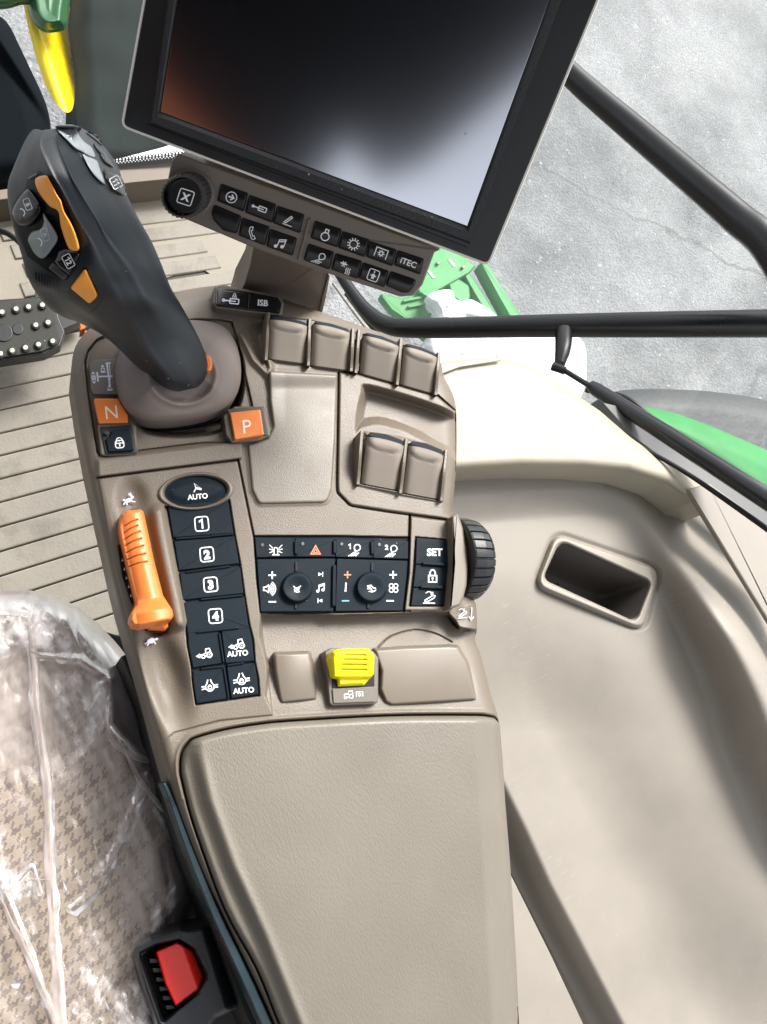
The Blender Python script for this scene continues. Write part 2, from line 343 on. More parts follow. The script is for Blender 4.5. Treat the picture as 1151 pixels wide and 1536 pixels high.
# ============================================================ the setting: ground, floor, cab shell
GZ = -2.35
gm = mat('wet_asphalt', (.20, .205, .21), .42, var=.22, vscale=2.2)
def asphalt():
    m = bpy.data.materials.new('asphalt'); m.use_nodes = True; nt = m.node_tree; b = nt.nodes['Principled BSDF']; N = nt.nodes.new; L = nt.links.new
    tc = N('ShaderNodeTexCoord').outputs['Object']
    def noise(s, d=6, r=.65):
        n = N('ShaderNodeTexNoise'); n.inputs['Scale'].default_value = s; n.inputs['Detail'].default_value = d; n.inputs['Roughness'].default_value = r; L(tc, n.inputs['Vector']); return n.outputs[0]
    cr_ = N('ShaderNodeValToRGB'); cr_.color_ramp.elements[0].position = .36; cr_.color_ramp.elements[0].color = (.12, .126, .132, 1); cr_.color_ramp.elements[1].position = .64; cr_.color_ramp.elements[1].color = (.28, .288, .295, 1); L(noise(1.6), cr_.inputs[0])
    gr = N('ShaderNodeMix'); gr.data_type = 'RGBA'; gr.blend_type = 'OVERLAY'; gr.inputs['Factor'].default_value = .8; L(cr_.outputs[0], gr.inputs['A']); L(noise(90, 3), gr.inputs['B'])
    # thin dark cracks
    v = N('ShaderNodeTexVoronoi'); v.feature = 'DISTANCE_TO_EDGE'; v.inputs['Scale'].default_value = .5
    wn = N('ShaderNodeTexNoise'); wn.inputs['Scale'].default_value = 5; wn.inputs['Detail'].default_value = 5; L(tc, wn.inputs['Vector'])
    ad = N('ShaderNodeMix'); ad.data_type = 'RGBA'; ad.inputs['Factor'].default_value = .2; L(tc, ad.inputs['A']); L(wn.outputs['Color'], ad.inputs['B']); L(ad.outputs['Result'], v.inputs['Vector'])
    lt = N('ShaderNodeMapRange'); lt.inputs[1].default_value = 0; lt.inputs[2].default_value = .009; lt.inputs[3].default_value = .9; lt.inputs[4].default_value = 0; L(v.outputs['Distance'], lt.inputs[0])
    mk = N('ShaderNodeMath'); mk.operation = 'MULTIPLY'; L(lt.outputs[0], mk.inputs[0]); L(noise(1.1, 2), mk.inputs[1])
    m1 = N('ShaderNodeMix'); m1.data_type = 'RGBA'; L(mk.outputs[0], m1.inputs['Factor']); L(gr.outputs['Result'], m1.inputs['A']); m1.inputs['B'].default_value = (.03, .03, .03, 1)
    # scattered snow crumbs
    sp = N('ShaderNodeMapRange'); sp.inputs[1].default_value = .60; sp.inputs[2].default_value = .68; sp.inputs[4].default_value = .6; L(noise(24, 6, .75), sp.inputs[0])
    s2 = N('ShaderNodeMapRange'); s2.inputs[1].default_value = .42; s2.inputs[2].default_value = .62; L(noise(2.3, 4), s2.inputs[0])
    sm = N('ShaderNodeMath'); sm.operation = 'MULTIPLY'; L(sp.outputs[0], sm.inputs[0]); L(s2.outputs[0], sm.inputs[1])
    m2 = N('ShaderNodeMix'); m2.data_type = 'RGBA'; L(sm.outputs[0], m2.inputs['Factor']); L(m1.outputs['Result'], m2.inputs['A']); m2.inputs['B'].default_value = (.85, .86, .88, 1)
    L(m2.outputs['Result'], b.inputs['Base Color'])
    bp = N('ShaderNodeBump'); bp.inputs['Strength'].default_value = .9; bp.inputs['Distance'].default_value = .02; L(noise(60, 4), bp.inputs['Height']); L(bp.outputs[0], b.inputs['Normal'])
    rr = N('ShaderNodeMapRange'); rr.inputs[1].default_value = .35; rr.inputs[2].default_value = .65; rr.inputs[3].default_value = .18; rr.inputs[4].default_value = .6; L(noise(.8, 4), rr.inputs[0]); L(rr.outputs[0], b.inputs['Roughness'])
    return m
mb = MB(); mb.add([(-90, -90, GZ), (90, -90, GZ), (90, 90, GZ), (-90, 90, GZ)], [(0, 1, 2, 3)], asphalt(), False)
tag(mb.build('ground'), kind='structure')

# ribbed rubber floor mat: boards of rubber with grooves running across the cab
FZ = -0.62; FL = level(FZ)
def floormat():
    m = mat('floor_rubber', (.218, .198, .163), .6, .5, 260, var=.16, vscale=9, bdist=.0008)
    nt = m.node_tree; b = nt.nodes['Principled BSDF']; N = nt.nodes.new; L = nt.links.new
    src = b.inputs['Base Color'].links[0].from_socket; tc = N('ShaderNodeTexCoord').outputs['Object']
    n = N('ShaderNodeTexNoise'); n.inputs['Scale'].default_value = 22; n.inputs['Detail'].default_value = 7; n.inputs['Roughness'].default_value = .7; L(tc, n.inputs['Vector'])
    mr = N('ShaderNodeMapRange'); mr.inputs[1].default_value = .5; mr.inputs[2].default_value = .68; mr.inputs[4].default_value = .55; L(n.outputs[0], mr.inputs[0])
    mx = N('ShaderNodeMix'); mx.data_type = 'RGBA'; L(mr.outputs[0], mx.inputs['Factor']); L(src, mx.inputs['A']); mx.inputs['B'].default_value = (.105, .09, .07, 1); L(mx.outputs['Result'], b.inputs['Base Color'])
    return m
FM = floormat()
mb = MB()
A = Z3(-40, 250, FZ); B = Z3(-40, 1150, FZ)
x0, x1 = -0.95, 0.62; YE = float(Z3(200, 262, FZ)[1])
mb.add([(x0, -1.2, FZ-.006), (x1, -1.2, FZ-.006), (x1, YE, FZ-.006), (x0, YE, FZ-.006)], [(0, 1, 2, 3)], mat('floor_groove', (.075, .065, .048), .7, var=.1), False)
lines = [582, 614.5, 649.5, 683, 718, 753, 790, 827, 864, 901, 940, 980]    # where the grooves meet the picture's left edge
ys = sorted(set([round(float(Z3(0, v, FZ)[1]), 4) for v in lines]), reverse=True)
pitch = (ys[0]-ys[-1])/(len(ys)-1)
while ys[-1] > -1.1: ys.append(ys[-1]-pitch)
YF = float(Z3(200, 285, FZ)[1])
up = []; y = ys[0]
while y+pitch < YF-.005: y += pitch; up.append(y)
ys = up[::-1]+ys
def board(xa, xb, ya, yb, z, r=.004):
    P = [(xa, ya), (xb, ya), (xb, yb), (xa, yb)]; V = []
    Q = np.array(rnd(P, .012, 4)); n = len(Q); c = Q.mean(0)
    def ins(a): return np.array(offs(Q*1000, a*1000))/1000
    rings = [(Q, -.006), (Q, -.0016), (ins(.0006), -.0004), (ins(.0018), 0)]
    V = np.concatenate([np.column_stack([q, np.full(n, z+h)]) for q, h in rings])
    f = [(k*n+i, k*n+(i+1) % n, (k+1)*n+(i+1) % n, (k+1)*n+i) for k in range(3) for i in range(n)]
    mb.add(V, f, FM, True); mb.add(V[-n:], [tuple(range(n))], FM, False)
for i in range(len(ys)-1):
    off = 0
    y0, y1 = ys[i+1]+.0012, ys[i]-.0012
    if y1 > float(Z3(30, 500, FZ)[1]):          # front rows: boards that stop short of a plain strip
        xs_ = float(Z3(20+8*(i % 3), 400, FZ)[0]); e = float(Z3(315+[0, 28, -10][i % 3], 360, FZ)[0])
        board(xs_, e, y0+.003, y1-.003, FZ)
    else: board(x0, x1, y0, y1, FZ)
fl = mb.build('floor'); tag(fl, kind='structure')
mb = MB(); slab(mb, [(-60, 330), (12, 262), (175, 246), (420, 214), (470, 520), (300, 400), (-60, 520)], level(FZ-.003), 0, .002, mat('floor_front_rubber', (.235, .21, .165), .6, .4, 300, var=.12, vscale=14, bdist=.0008), r=.5)
tag(mb.build('floor_apron'), kind='structure')
mb = MB()
slab(mb, [(-60, 271), (172, 250.5), (262, 241.5), (420, 226), (420, 252), (200, 274), (-60, 308)], level(FZ+.05), 0, .06, TAUPE, r=2, rh=.002)
tag(mb.build('cab_front_sill'), 'taupe ledge along the cab front under the windscreen glass', 'ledge')
# roof of the cab above (seen only in reflections), rear edge cut slanted to shape them
mb = MB(); RZ = .98
def box(mb, a, b, m):
    v = [(x, y, z) for x in (a[0], b[0]) for y in (a[1], b[1]) for z in (a[2], b[2])]
    mb.add(v, [(0, 1, 3, 2), (4, 6, 7, 5), (0, 4, 5, 1), (2, 3, 7, 6), (0, 2, 6, 4), (1, 5, 7, 3)], m, False)
RL = mat('roof_lining', (.010, .011, .014), .9, spec=0)
rp = [(-1.05, -.86), (-.81, -.76), (-.39, -.49), (.62, .16), (.62, .62), (-1.05, .62)]; n = len(rp)
mb.add([(x, y, RZ) for x, y in rp]+[(x, y, RZ+.15) for x, y in rp], [tuple(range(n)), tuple(range(n, 2*n))]+[(i, (i+1) % n, (i+1) % n+n, i+n) for i in range(n)], RL, False)
tag(mb.build('shaped_cab_roof'), 'dark cab roof above the armrest, rear edge cut slanted to shape the screen reflection', 'roof')
mb = MB(); box(mb, (-1.08, -.66, FZ), (-1.0, .6, RZ), mat('reflection_dark', (.008, .010, .013), .9, spec=0)); box(mb, (-.998, -.44, .2), (-.985, .02, .665), mat('reflection_brown', (.34, .09, .025), .7)); tag(mb.build('reflection_wall'), 'dark wall with a brown panel, added out of view at the left for the screen reflection', 'reflection wall')  # unseen dark box and brown panel, added for the screen's reflection

# ---------------- glass
def glassmat(name, veil, col=(.75, .8, .8), op=0.0):
    m = bpy.data.materials.new(name); m.use_nodes = True; nt = m.node_tree; N = nt.nodes.new; L = nt.links.new; o = nt.nodes['Material Output']; nt.nodes.remove(nt.nodes['Principled BSDF'])
    t = N('ShaderNodeBsdfTransparent'); t.inputs[0].default_value = (.95, .97, .96, 1); g = N('ShaderNodeBsdfGlossy'); g.inputs['Roughness'].default_value = .02
    fr = N('ShaderNodeFresnel'); fr.inputs[0].default_value = 1.45; m1 = N('ShaderNodeMixShader'); L(fr.outputs[0], m1.inputs[0]); L(t.outputs[0], m1.inputs[1]); L(g.outputs[0], m1.inputs[2])
    d = N('ShaderNodeBsdfDiffuse'); d.inputs[0].default_value = (*col, 1); tl = N('ShaderNodeBsdfTranslucent'); tl.inputs[0].default_value = (*col, 1)
    ms = N('ShaderNodeMixShader'); ms.inputs[0].default_value = .6; L(d.outputs[0], ms.inputs[1]); L(tl.outputs[0], ms.inputs[2])
    tc = N('ShaderNodeTexCoord'); n = N('ShaderNodeTexNoise'); n.inputs['Scale'].default_value = 6; n.inputs['Detail'].default_value = 8; L(tc.outputs['Object'], n.inputs['Vector'])
    mr = N('ShaderNodeMapRange'); mr.inputs[1].default_value = .3; mr.inputs[2].default_value = .7; mr.inputs[3].default_value = veil*.6; mr.inputs[4].default_value = veil*1.3; L(n.outputs[0], mr.inputs[0])  # strength of the painted haze
    m2 = N('ShaderNodeMixShader'); L(mr.outputs[0], m2.inputs[0]); L(m1.outputs[0], m2.inputs[1]); L(ms.outputs[0], m2.inputs[2]); L(m2.outputs[0], o.inputs['Surface'])
    return m
DGL = glassmat('hazed_glass', .11)  # whitish haze painted in for sky reflected on the pane

# ---------------- outside right: step platform with snow, fender, tyre, snow on the fender top
Z = ZC(560, 360, 4.796)
t = thing('boarding_step', 'bright green steel step platform with slots and side rails outside the window', 'step', Z3(690, 450, -1.35))
S1 = level(-1.30)
plate('platform', rnd(Z((40, 380), (215, 420), (340, 375), (380, 415), (455, 570), (620, 900), (480, 900), (400, 720), (240, 575), (130, 500)), 3), S1, 0, .03, GREEN, t, r=1.5, rh=.006)
plate('tread_rail', rnd(Z((330, 372), (300, 200), (440, 60), (560, 60), (740, 185), (690, 236), (640, 264), (382, 408)), 2), S1, .02, .04, GREEN, t, r=1.5, rh=.006)
plate('middle_rail', rnd(Z((655, 250), (692, 234), (905, 560), (862, 575), (770, 450), (700, 330)), 2), S1, .01, .05, GREEN, t, r=1.2, rh=.005)
plate('outer_rail', rnd(Z((765, 150), (830, 180), (1068, 560), (1000, 575), (900, 400)), 2), S1, .03, .05, GREEN, t, r=1.2, rh=.005)
for q in ([(535, 140), (555, 132), (598, 185), (575, 192)], [(385, 220), (405, 212), (452, 268), (428, 278)]): plate('slot', rnd(Z(*q), 1.5), S1, .0215, .004, DGREEN, t, r=.4)
plate('bracket_plate', rnd(Z((540, 300), (600, 268), (690, 330), (700, 420), (640, 450), (570, 400)), 6), S1, .012, .02, GREEN, t, r=1.5, rh=.006)
for a, b in [((250, 470), (395, 445)), ((300, 545), (430, 520)), ((215, 430), (350, 400))]: a, b = Z(a, b); plate('step_rib', [(a[0], a[1]), (b[0], b[1]), (b[0]+1, b[1]+3), (a[0]+1, a[1]+3)], S1, .01, .02, GREEN, t, r=.8)
for c in ((470, 160), (650, 190), (480, 700), (300, 640)): c = Z(c)[0]; plate('bolt', circ(c[0], c[1], 2.4), S1, .03, .02, DGREEN, t, r=.8)
plate('inner_plate', rnd(Z((400, 400), (640, 255), (880, 570), (470, 590)), 2), S1, -.035, .01, DGREEN, t, r=.5)
sn = lambda a: (lambda x, y, d: a*np.sqrt(np.clip(-d/14, 0, 1))*(.8+.4*vnoise(x, y, 9, 3)))
sheet('snow_clump', cr(Z((380, 420), (440, 370), (560, 358), (590, 420), (640, 440), (700, 425), (790, 470), (850, 510), (900, 600), (500, 620), (430, 520)), 4), sn(.09), level(-1.28), 1.5, SNOW, skirt=.03)
tag(bpy.data.objects['snow_clump'], 'white snow clump lying in the green step platform above the black window bar', 'snow')
sheet('snow_bank', cr([(642, 505), (700, 498), (780, 500), (868, 505), (880, 560), (870, 600), (840, 640), (700, 640), (650, 570)], 4), lambda x, y, d: .05*np.sqrt(np.clip(-d/14, 0, 1))+.012*vnoise(x, y, 8, 9), level(-.85), 2, SNOW, skirt=.1)
tag(bpy.data.objects['snow_bank'], 'smooth white snow bank beside the cream shelf below the window bar', 'snow')
Z = ZC(900, 560, 4.586)
t = thing('rear_fender', 'bright green rear fender with a grey rubber tyre beyond it outside the window', 'fender', Z3(1080, 660, -1.0))
sheet('fender_panel', cr(Z((120, 215), (280, 225), (500, 268), (720, 345), (950, 440), (1200, 555), (1500, 740), (1500, 1100), (1151, 900), (700, 600), (350, 380)), 6), lambda x, y, d: roundedge(d, 26, .05), level(-.75), 2.5, GREEN, t, skirt=.35)
def lugs(x, y, d): return roundedge(d, 30, .10)+.02*(np.sin((x*.9+y*1.6)/9) > .75)
sheet('tyre', cr([(905, 602), (922, 588), (960, 583.5), (1010, 584), (1074, 588), (1151, 601), (1260, 640), (1260, 780), (1080, 700), (980, 650)], 6), lambda x, y, d: roundedge(d, 30, .08), level(-.95), 2.5, mat('grey_tyre_rubber', (.03, .034, .036), .55, .6, 40, var=.2, vscale=5, bdist=.004), t, skirt=.5)

# ---------------- front left: tyre, yellow rim, hub seen through the windscreen
WZ = level(-1.45)
t = thing('front_wheel', 'front wheel with deep yellow rim and dark tyre beyond the windscreen', 'wheel', Z3(110, 100, -1.9))
sheet('tyre', cr([(112, -60), (108, 0), (106, 60), (112, 110), (113, 160), (118, 205), (150, 250), (230, 252), (330, 240), (360, 100), (340, -60)], 6), lambda x, y, d: roundedge(d, 34, .16)+.03*(vnoise(x, y, 45, 4)-.5), WZ, 3, TYRE, t, skirt=.4)
sheet('rim', cr([(30, -40), (36, 10), (47, 60), (56, 92), (66, 122), (78, 146), (90, 161), (101, 168.5), (108, 164), (111.5, 150), (112, 125), (110, 95), (105, 66), (102, 39), (104, -40)], 6),
      lambda x, y, d: .10*np.cos((x-(38+.35*y))/20)-.05, level(-1.52), 1.5, RIMY, t)
sheet('hub', cr([(42, -40), (44, 10), (50, 29), (60, 40), (72, 44.5), (88, 43), (99, 38), (102, 20), (103, -40)], 6), lambda x, y, d: .05*np.sqrt(np.clip(-d/12, 0, 1))+.003*np.sin(d/3.2), level(-1.42), 1.5, DGREEN, t, skirt=.01)
sheet('axle_arm', cr([(-30, -30), (-30, 4), (5, 9), (30, 3), (50, -2), (50, -40)], 4), lambda x, y, d: .04*np.sqrt(np.clip(-d/10, 0, 1)), level(-1.40), 2, DGREEN, t, skirt=.01)
# windscreen glass with its dotted black edge
t = thing('windscreen', 'windscreen glass with a black dotted edge band above the taupe ledge', 'window', Z3(200, 240, FZ+.06))
WS = level(FZ+.07)
fz = ZC(150, 220, 7.67)
wg = MB(); wp = Plane(Z3(200, 246, FZ+.055), (-.05, -.55, .85)); P = [(-80, 276), (172, 249), (460, 224), (460, -120), (-80, -120)]
slab(wg, P, wp, 0, .004, glassmat('windscreen_glass', .02, (.55, .62, .6)), r=.2); wg.build('pane', t)
band = [(140, 256), (172, 252), (262, 243), (420, 227), (420, 214.5), (264, 230.8), (172, 240.4), (140, 243.5)]
plate('frit_band', band, wp, .002, .0015, DARK, t, r=.2)
mb = MB()
for i in range(34):
    x = 138+i*5.0; yb = 243.6-(x-172)*.105
    for k, (dx, dy, rad, mm) in enumerate([(0, 1.6, .95, 0), (2.5, -1.0, 1.35, 0), (0, -4.6, 1.75, 1), (2.5, -7.0, 1.25, 1), (0, -9.4, .8, 1)]):
        mb.add(wp.pt(*np.array(circ(x+dx, yb+dy, rad, n=8)).T, .0026), [tuple(range(8))], DARK if mm else mat('frit_gap_white', (.6, .62, .62), .5), False)
mb.build('frit_dots', t)
tag(sheet('snow_patch', cr([(150, 246), (185, 236), (240, 222), (275, 212), (330, 212), (380, 232), (300, 262), (160, 262)], 5), lambda x, y, d: .03*np.sqrt(np.clip(-d/10, 0, 1)), level(-1.0), 2, SNOW, skirt=.02), 'thin strip of pale snow beyond the dotted windscreen edge', 'snow')

# ---------------- steering column shroud at the far left, and a cable
sheet('steering_column', cr([(-60, -10), (-20, 12), (0, 24), (14, 38), (28, 66), (46, 104), (62, 138), (71, 162), (76, 188), (75, 215), (70, 240), (55, 262), (0, 275), (-60, 280)], 6), lambda x, y, d: roundedge(d, 40, .05)+.02*sstep(-12, 10, (x*.9-y*.62+44)), level(-.18), 1.5, mat('column_plastic', (.006, .008, .010), .9, .1, 800, var=.1, spec=.03), skirt=.01)
tag(bpy.data.objects['steering_column'], 'dark rounded steering column cover at the far left behind the joystick', 'steering column')
mb = MB(); tube(mb, [Z3(-40, 338, -.3), Z3(0, 346, -.3), Z3(18, 354, -.3), Z3(40, 372, -.3), Z3(80, 400, -.3)], .0032, BLACK, smoothn=5); tag(mb.build('cable'), 'thin black cable hanging behind the joystick head', 'cable')
# ---------------- pedal
Z = ZC(0, 380, 2.56); PZ = level(-.53)
t = thing('brake_pedal', 'worn dark pedal with round metal studs above the ribbed floor', 'pedal', Z3(20, 495, FZ))
PM = mat('worn_pedal_rubber', (.02, .021, .016), .7, .6, 200, var=.5, vscale=60, specks=.5)
plate('plate', rnd(Z((-160, 195), (0, 178), (180, 166), (215, 192), (228, 250), (250, 300), (232, 355), (170, 388), (0, 415), (-160, 430)), 4), PZ, 0, .02, BLACK, t, r=2, rh=.003)
plate('tread_pad', rnd(Z((-160, 205), (0, 188), (172, 176), (205, 200), (232, 330), (220, 350), (165, 376), (0, 402), (-160, 418)), 4), PZ, .004, .004, PM, t, r=1.5, rh=.002)
plate('arm', Z((120, 300), (200, 310), (330, 250), (300, 120), (200, 60), (140, 100)), level(-.58), 0, .02, BLACK, t, r=1)
for x, y in [(8, 225), (62, 213), (110, 205), (163, 198), (138, 275), (185, 265), (203, 337), (148, 350), (98, 362), (47, 373), (3, 385), (-40, 232), (-45, 392), (-90, 300)]:
    c = Z((x, y))[0]; mb = MB(); slab(mb, circ(c[0], c[1], 6.6), PZ, .0075, .006, PM, r=1.6, rh=.0015); slab(mb, circ(c[0]-.4, c[1]-.4, 3.7), PZ, .0095, .004, METAL, r=.8); mb.build('stud', t)
for x, y, r in [(15, 305, 13), (68, 290, 11)]:
    c = Z((x, y))[0]; plate('recess', circ(c[0], c[1], r*.75 if r < 12 else r), PZ, .0055, .003, BLACK, t, r=1)

# ============================================================ right side trim, shelf, pocket
TZ = -.12; TS = level(TZ)
pk = lambda: None
ZP = ZC(650, 680, 1.794)
inner = rnd(ZP((338, 238), (372, 243), (590, 340), (588, 372), (552, 442), (520, 455), (305, 352), (300, 320)), [10, 8, 9, 9, 9, 8, 10, 10])
inner = rnd([(840.5, 812.5), (976, 873), (953, 931.5), (815, 868)], [14, 11, 11, 12], 8)
outer = rnd([(833, 799), (992, 853), (966, 947), (803, 879)], [20, 19, 18, 20], 8)
bowl = cr([(560, 790), (620, 755), (700, 742), (790, 735), (870, 731), (915, 734), (950, 752), (985, 790), (1030, 850), (1080, 925), (1130, 1010), (1180, 1120), (1300, 1400), (1300, 1700), (560, 1700)], 5)
low = [(758, 1150), (766, 1215), (800, 1330), (862, 1460), (925, 1600)]
def trimh(x, y, d):
    b = sdf(x, y, bowl, margin=120)
    wide = np.interp(y, [700, 780, 900, 1100, 1300], [40, 46, 62, 96, 112])
    am = .009+.050*sstep(760, 960, y)*sstep(900, 1000, x)
    h = am*sstep(-1, 0.0, b/wide)
    h = h*(1-.0*x)
    h += roundedge(np.minimum(-np.abs(b)*0-100, 0), 1, 0)
    out = np.clip(b, 0, 120); h -= .05*sstep(0, 70, out)*(x > 905)
    crest = ((x-760)*.873-(y-700)*.488)            # the fold down the middle: left of it the panel falls away
    h -= .030*sstep(60, -150, crest)*sstep(850, 1100, y)
    h += .006*(vnoise(x, y, 150, 8)-.5)
    L = np.interp(y, [0, 1100, 1190, 1250, 1326, 1420, 1536, 1660], [650, 672, 716, 745, 779, 828, 888, 952]); s = x-L
    h -= .034*(1-sstep(0, 52, s))*sstep(1060, 1130, y)
    po = sdf(x, y, outer, margin=12); h += -.002*(1-sstep(0, 7, po))
    return h
tt = thing('side_trim', 'taupe moulded side panel with a grab pocket between armrest and window', 'trim panel', Z3(900, 1000, TZ-.1))
body = sheet('panel', rnd([(600, 690), (690, 700), (780, 695.5), (870, 696), (930, 701), (985, 714), (1030, 733), (1060, 745), (1200, 860), (1200, 1600), (914, 1600), (884, 1536), (824, 1420), (775, 1326), (740, 1250), (700, 1150), (560, 1150), (560, 690)], 3), trimh, TS, 2.0, PANEL, tt, holes=(outer,), skirt=.02)
S = TS
sheet('pocket_rim', outer, lambda x, y, d: .0045*np.sin(np.clip(np.minimum(-d/5, -sdf(x, y, inner)*-1/5), 0, 1)*1.57)+0*x, TS, 1.0, mat('pocket_rim_plastic', (.30, .27, .225), .36, .15, 1100), tt, holes=(inner,), skirt=.01)
mb = MB(); Q = np.array(dedupe(inner)); c = Q.mean(0); n = len(Q); rings = []
for k, (s_, z_) in enumerate([(1, .002), (.97, -.012), (.93, -.05), (.9, -.062), (.8, -.066)]):
    q = TS.pt(*(Q).T, .002); cc = q.mean(0); q = cc+(q-cc)*s_; q[:, 2] = TZ+z_; rings.append(q)
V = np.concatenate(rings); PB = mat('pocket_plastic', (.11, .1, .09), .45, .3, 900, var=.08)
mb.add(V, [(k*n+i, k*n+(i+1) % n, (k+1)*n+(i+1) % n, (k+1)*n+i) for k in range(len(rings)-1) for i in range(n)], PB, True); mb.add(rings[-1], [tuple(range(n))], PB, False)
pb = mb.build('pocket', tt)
for x, y in [(836, 877), (909, 911)]: plate('screw', circ(x, y, 2.6), level(TZ-.05), -.0, .012, DARK, pb, r=.6)
plate('lower_panel', [(700, 1240), (760, 1300), (775, 1330), (825, 1430), (905, 1600), (700, 1600)], level(TZ-.038), 0, .01, PANEL, tt, r=1)
SH = plane3((680, 700, .80), (1000, 715, .72), (760, 540, .98))
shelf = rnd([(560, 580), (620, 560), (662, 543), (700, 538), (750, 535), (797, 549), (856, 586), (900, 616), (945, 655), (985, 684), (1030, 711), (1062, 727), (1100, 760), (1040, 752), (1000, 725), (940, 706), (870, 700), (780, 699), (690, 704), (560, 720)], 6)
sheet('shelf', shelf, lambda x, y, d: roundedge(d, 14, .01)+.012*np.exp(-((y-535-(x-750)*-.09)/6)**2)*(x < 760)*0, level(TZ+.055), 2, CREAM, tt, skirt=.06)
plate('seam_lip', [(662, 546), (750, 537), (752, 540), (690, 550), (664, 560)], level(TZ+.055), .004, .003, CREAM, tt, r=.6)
plate('end_cap', rnd([(1030, 734), (1064, 725), (1200, 824), (1200, 1010), (1080, 815)], 3), level(TZ+.058), 0, .006, PANEL, tt, r=3, rh=.003)

# ---------------- window: frame bars, seal, ledge, glass, gas strut
t = thing('side_window', 'side window with thick black tube bars and pale hazed glass showing the wet asphalt', 'window', D3(900, 500, .95))
def TB(name, pts, rpx, m=BLACK, parent=t, sm=6, n=20):
    mb = MB(); rr = rpx if isinstance(rpx, (list, tuple)) else [rpx]*len(pts)
    tube(mb, [D3(*p) for p in pts], [r*p[2]/F for r, p in zip(rr, pts)], m, n, sm); return mb.build(name, parent)
BARM = mat('black_bar_paint', (.010, .011, .012), .33, .25, 500, var=.1, specks=.4)
TB('cross_bar', [(508, 408, 1.06), (528, 438, 1.05), (550, 466, 1.04), (580, 487, 1.03), (630, 492, 1.01), (800, 489, .97), (1000, 486.5, .92), (1240, 484, .87)], [8, 9, 11, 13.5, 15, 17, 19.5, 22], BARM)
TB('diagonal_bar', [(700, -20, .93), (800, 52, .92), (862, 117, .91), (950, 193, .89), (1040, 270, .86), (1105, 326, .84), (1155, 372, .82), (1230, 500, .80)], [14, 15, 17, 19.5, 21.5, 23.5, 25, 27], BARM)
TB('lower_seal', [(520, 440, 1.1), (560, 492, 1.08), (600, 530, 1.06)], [4, 4, 4], BARM)
TB('outer_seal', [(500, 425, 1.1), (540, 480, 1.08), (585, 535, 1.06)], [2.2, 2.2, 2.2], METAL)
gp = plane3((560, 520, 1.16), (1151, 485, .93), (860, 60, 1.02))
plate('glass', [(545, 470), (560, 30), (700, -60), (1300, -60), (1300, 930), (1151, 800), (940, 655), (830, 560), (640, 560)], gp, 0, .004, DGL, t, r=.2)
LG = plane3((940, 640, .86), (1151, 790, .78), (1000, 640, .87))
plate('ledge', [(905, 604), (940, 612), (1000, 650), (1200, 785), (1200, 835), (1040, 720), (950, 655)], level(TZ+.02), 0, .01, mat('grey_ledge', (.13, .135, .135), .5), t, r=1)
TB('gasket', [(880, 585, .95), (935, 596, .92), (975, 624, .91), (990, 640, .9)], [4, 5, 4, 3], BARM)
TB('seal_strip', [(935, 652, .84), (965, 672, .82), (1040, 716, .80), (1200, 828, .76)], [2.5, 3.2, 3.6, 5], DARK)
g = thing('gas_strut', 'black gas strut with thin rod hung from the window bar by a ball joint', 'gas strut', D3(845, 520, .93))
TB('bracket', [(846, 498, .95), (845, 522, .93), (840, 546, .92)], [13, 12, 8], BARM, g, 3)
TB('ball_joint', [(829, 549, .905), (848, 556, .90)], [7, 6], BARM, g, 0)
TB('rod', [(838, 550, .905), (890, 582, .885), (920, 600, .87)], [4, 4.2, 4.5], METAL if 0 else BARM, g, 0)
TB('cylinder', [(886, 578, .885), (895, 584.5, .88), (1000, 651, .83), (1200, 780, .745)], [8, 10.5, 13.5, 17], mat('strut_paint', (.022, .024, .027), .2, specks=.3), g, 0, 28)
# ============================================================ armrest console
CS = level(0.0)
con = thing('armrest_console', 'taupe armrest control console with keypads, paddle levers and a long padded armrest', 'control console', Z3(480, 1000, -.3))
Z4 = ZC(90, 420, 2.677); Z5 = ZC(370, 440, 3.029); Z6 = ZC(130, 680, 3.745); Z7 = ZC(370, 750, 2.951); Z3B = ZC(230, 220, 2.558)
O_body = cr([(106, 562), (112, 522), (133, 494), (165, 476), (210, 462), (262, 440), (300, 431), (345, 430), (420, 448), (500, 474), (560, 495), (610, 512), (645, 528), (661, 545), (666, 565), (679, 590), (685, 620), (685, 690), (681, 740), (679, 768), (690, 788), (702, 830), (704, 890), (714, 905), (716, 943), (713, 960), (722, 985), (736, 1040), (750, 1090), (758, 1200), (768, 1330), (776, 1470), (784, 1660)], 3, False) + cr([(462, 1660), (400, 1510), (352, 1410), (300, 1300), (262, 1200), (238, 1120), (222, 1060), (200, 985), (176, 905), (152, 800), (132, 710), (116, 630)], 3, False)
deck = rnd(Z4((195, 220), (150, 240), (112, 285), (100, 330), (112, 450), (150, 690), (160, 705), (560, 655), (720, 650), (785, 620), (770, 500), (740, 370), (715, 250), (690, 170), (640, 160), (540, 160)), 2)
bootwell = cr([(200, 635), (188, 600), (185, 560), (200, 520), (240, 495), (300, 488), (345, 500), (366, 540), (366, 590), (354, 622), (342, 642), (315, 653), (265, 657), (222, 652)], 4)
padO = cr([(271.5, 1162), (271, 1145), (274, 1128), (282, 1116), (293.5, 1108), (337, 1096), (385, 1088), (435, 1083), (580, 1075), (702, 1074), (735, 1075.5), (744, 1080), (748.5, 1090), (752, 1130), (758, 1210), (768, 1332), (775, 1478), (780, 1670)], 4, False) + cr([(478, 1670), (450, 1600), (420, 1536), (386, 1453), (337, 1361), (293.5, 1244), (278, 1190)], 4, False)
K1 = [(381, 804.5), (500, 804), (614.5, 806.5), (612, 860), (606, 917), (500, 919.5), (391, 919.5), (385, 870)]
K2 = [(624, 806), (677.5, 810.5), (676, 860), (670.5, 909), (614.6, 909), (620, 860)]
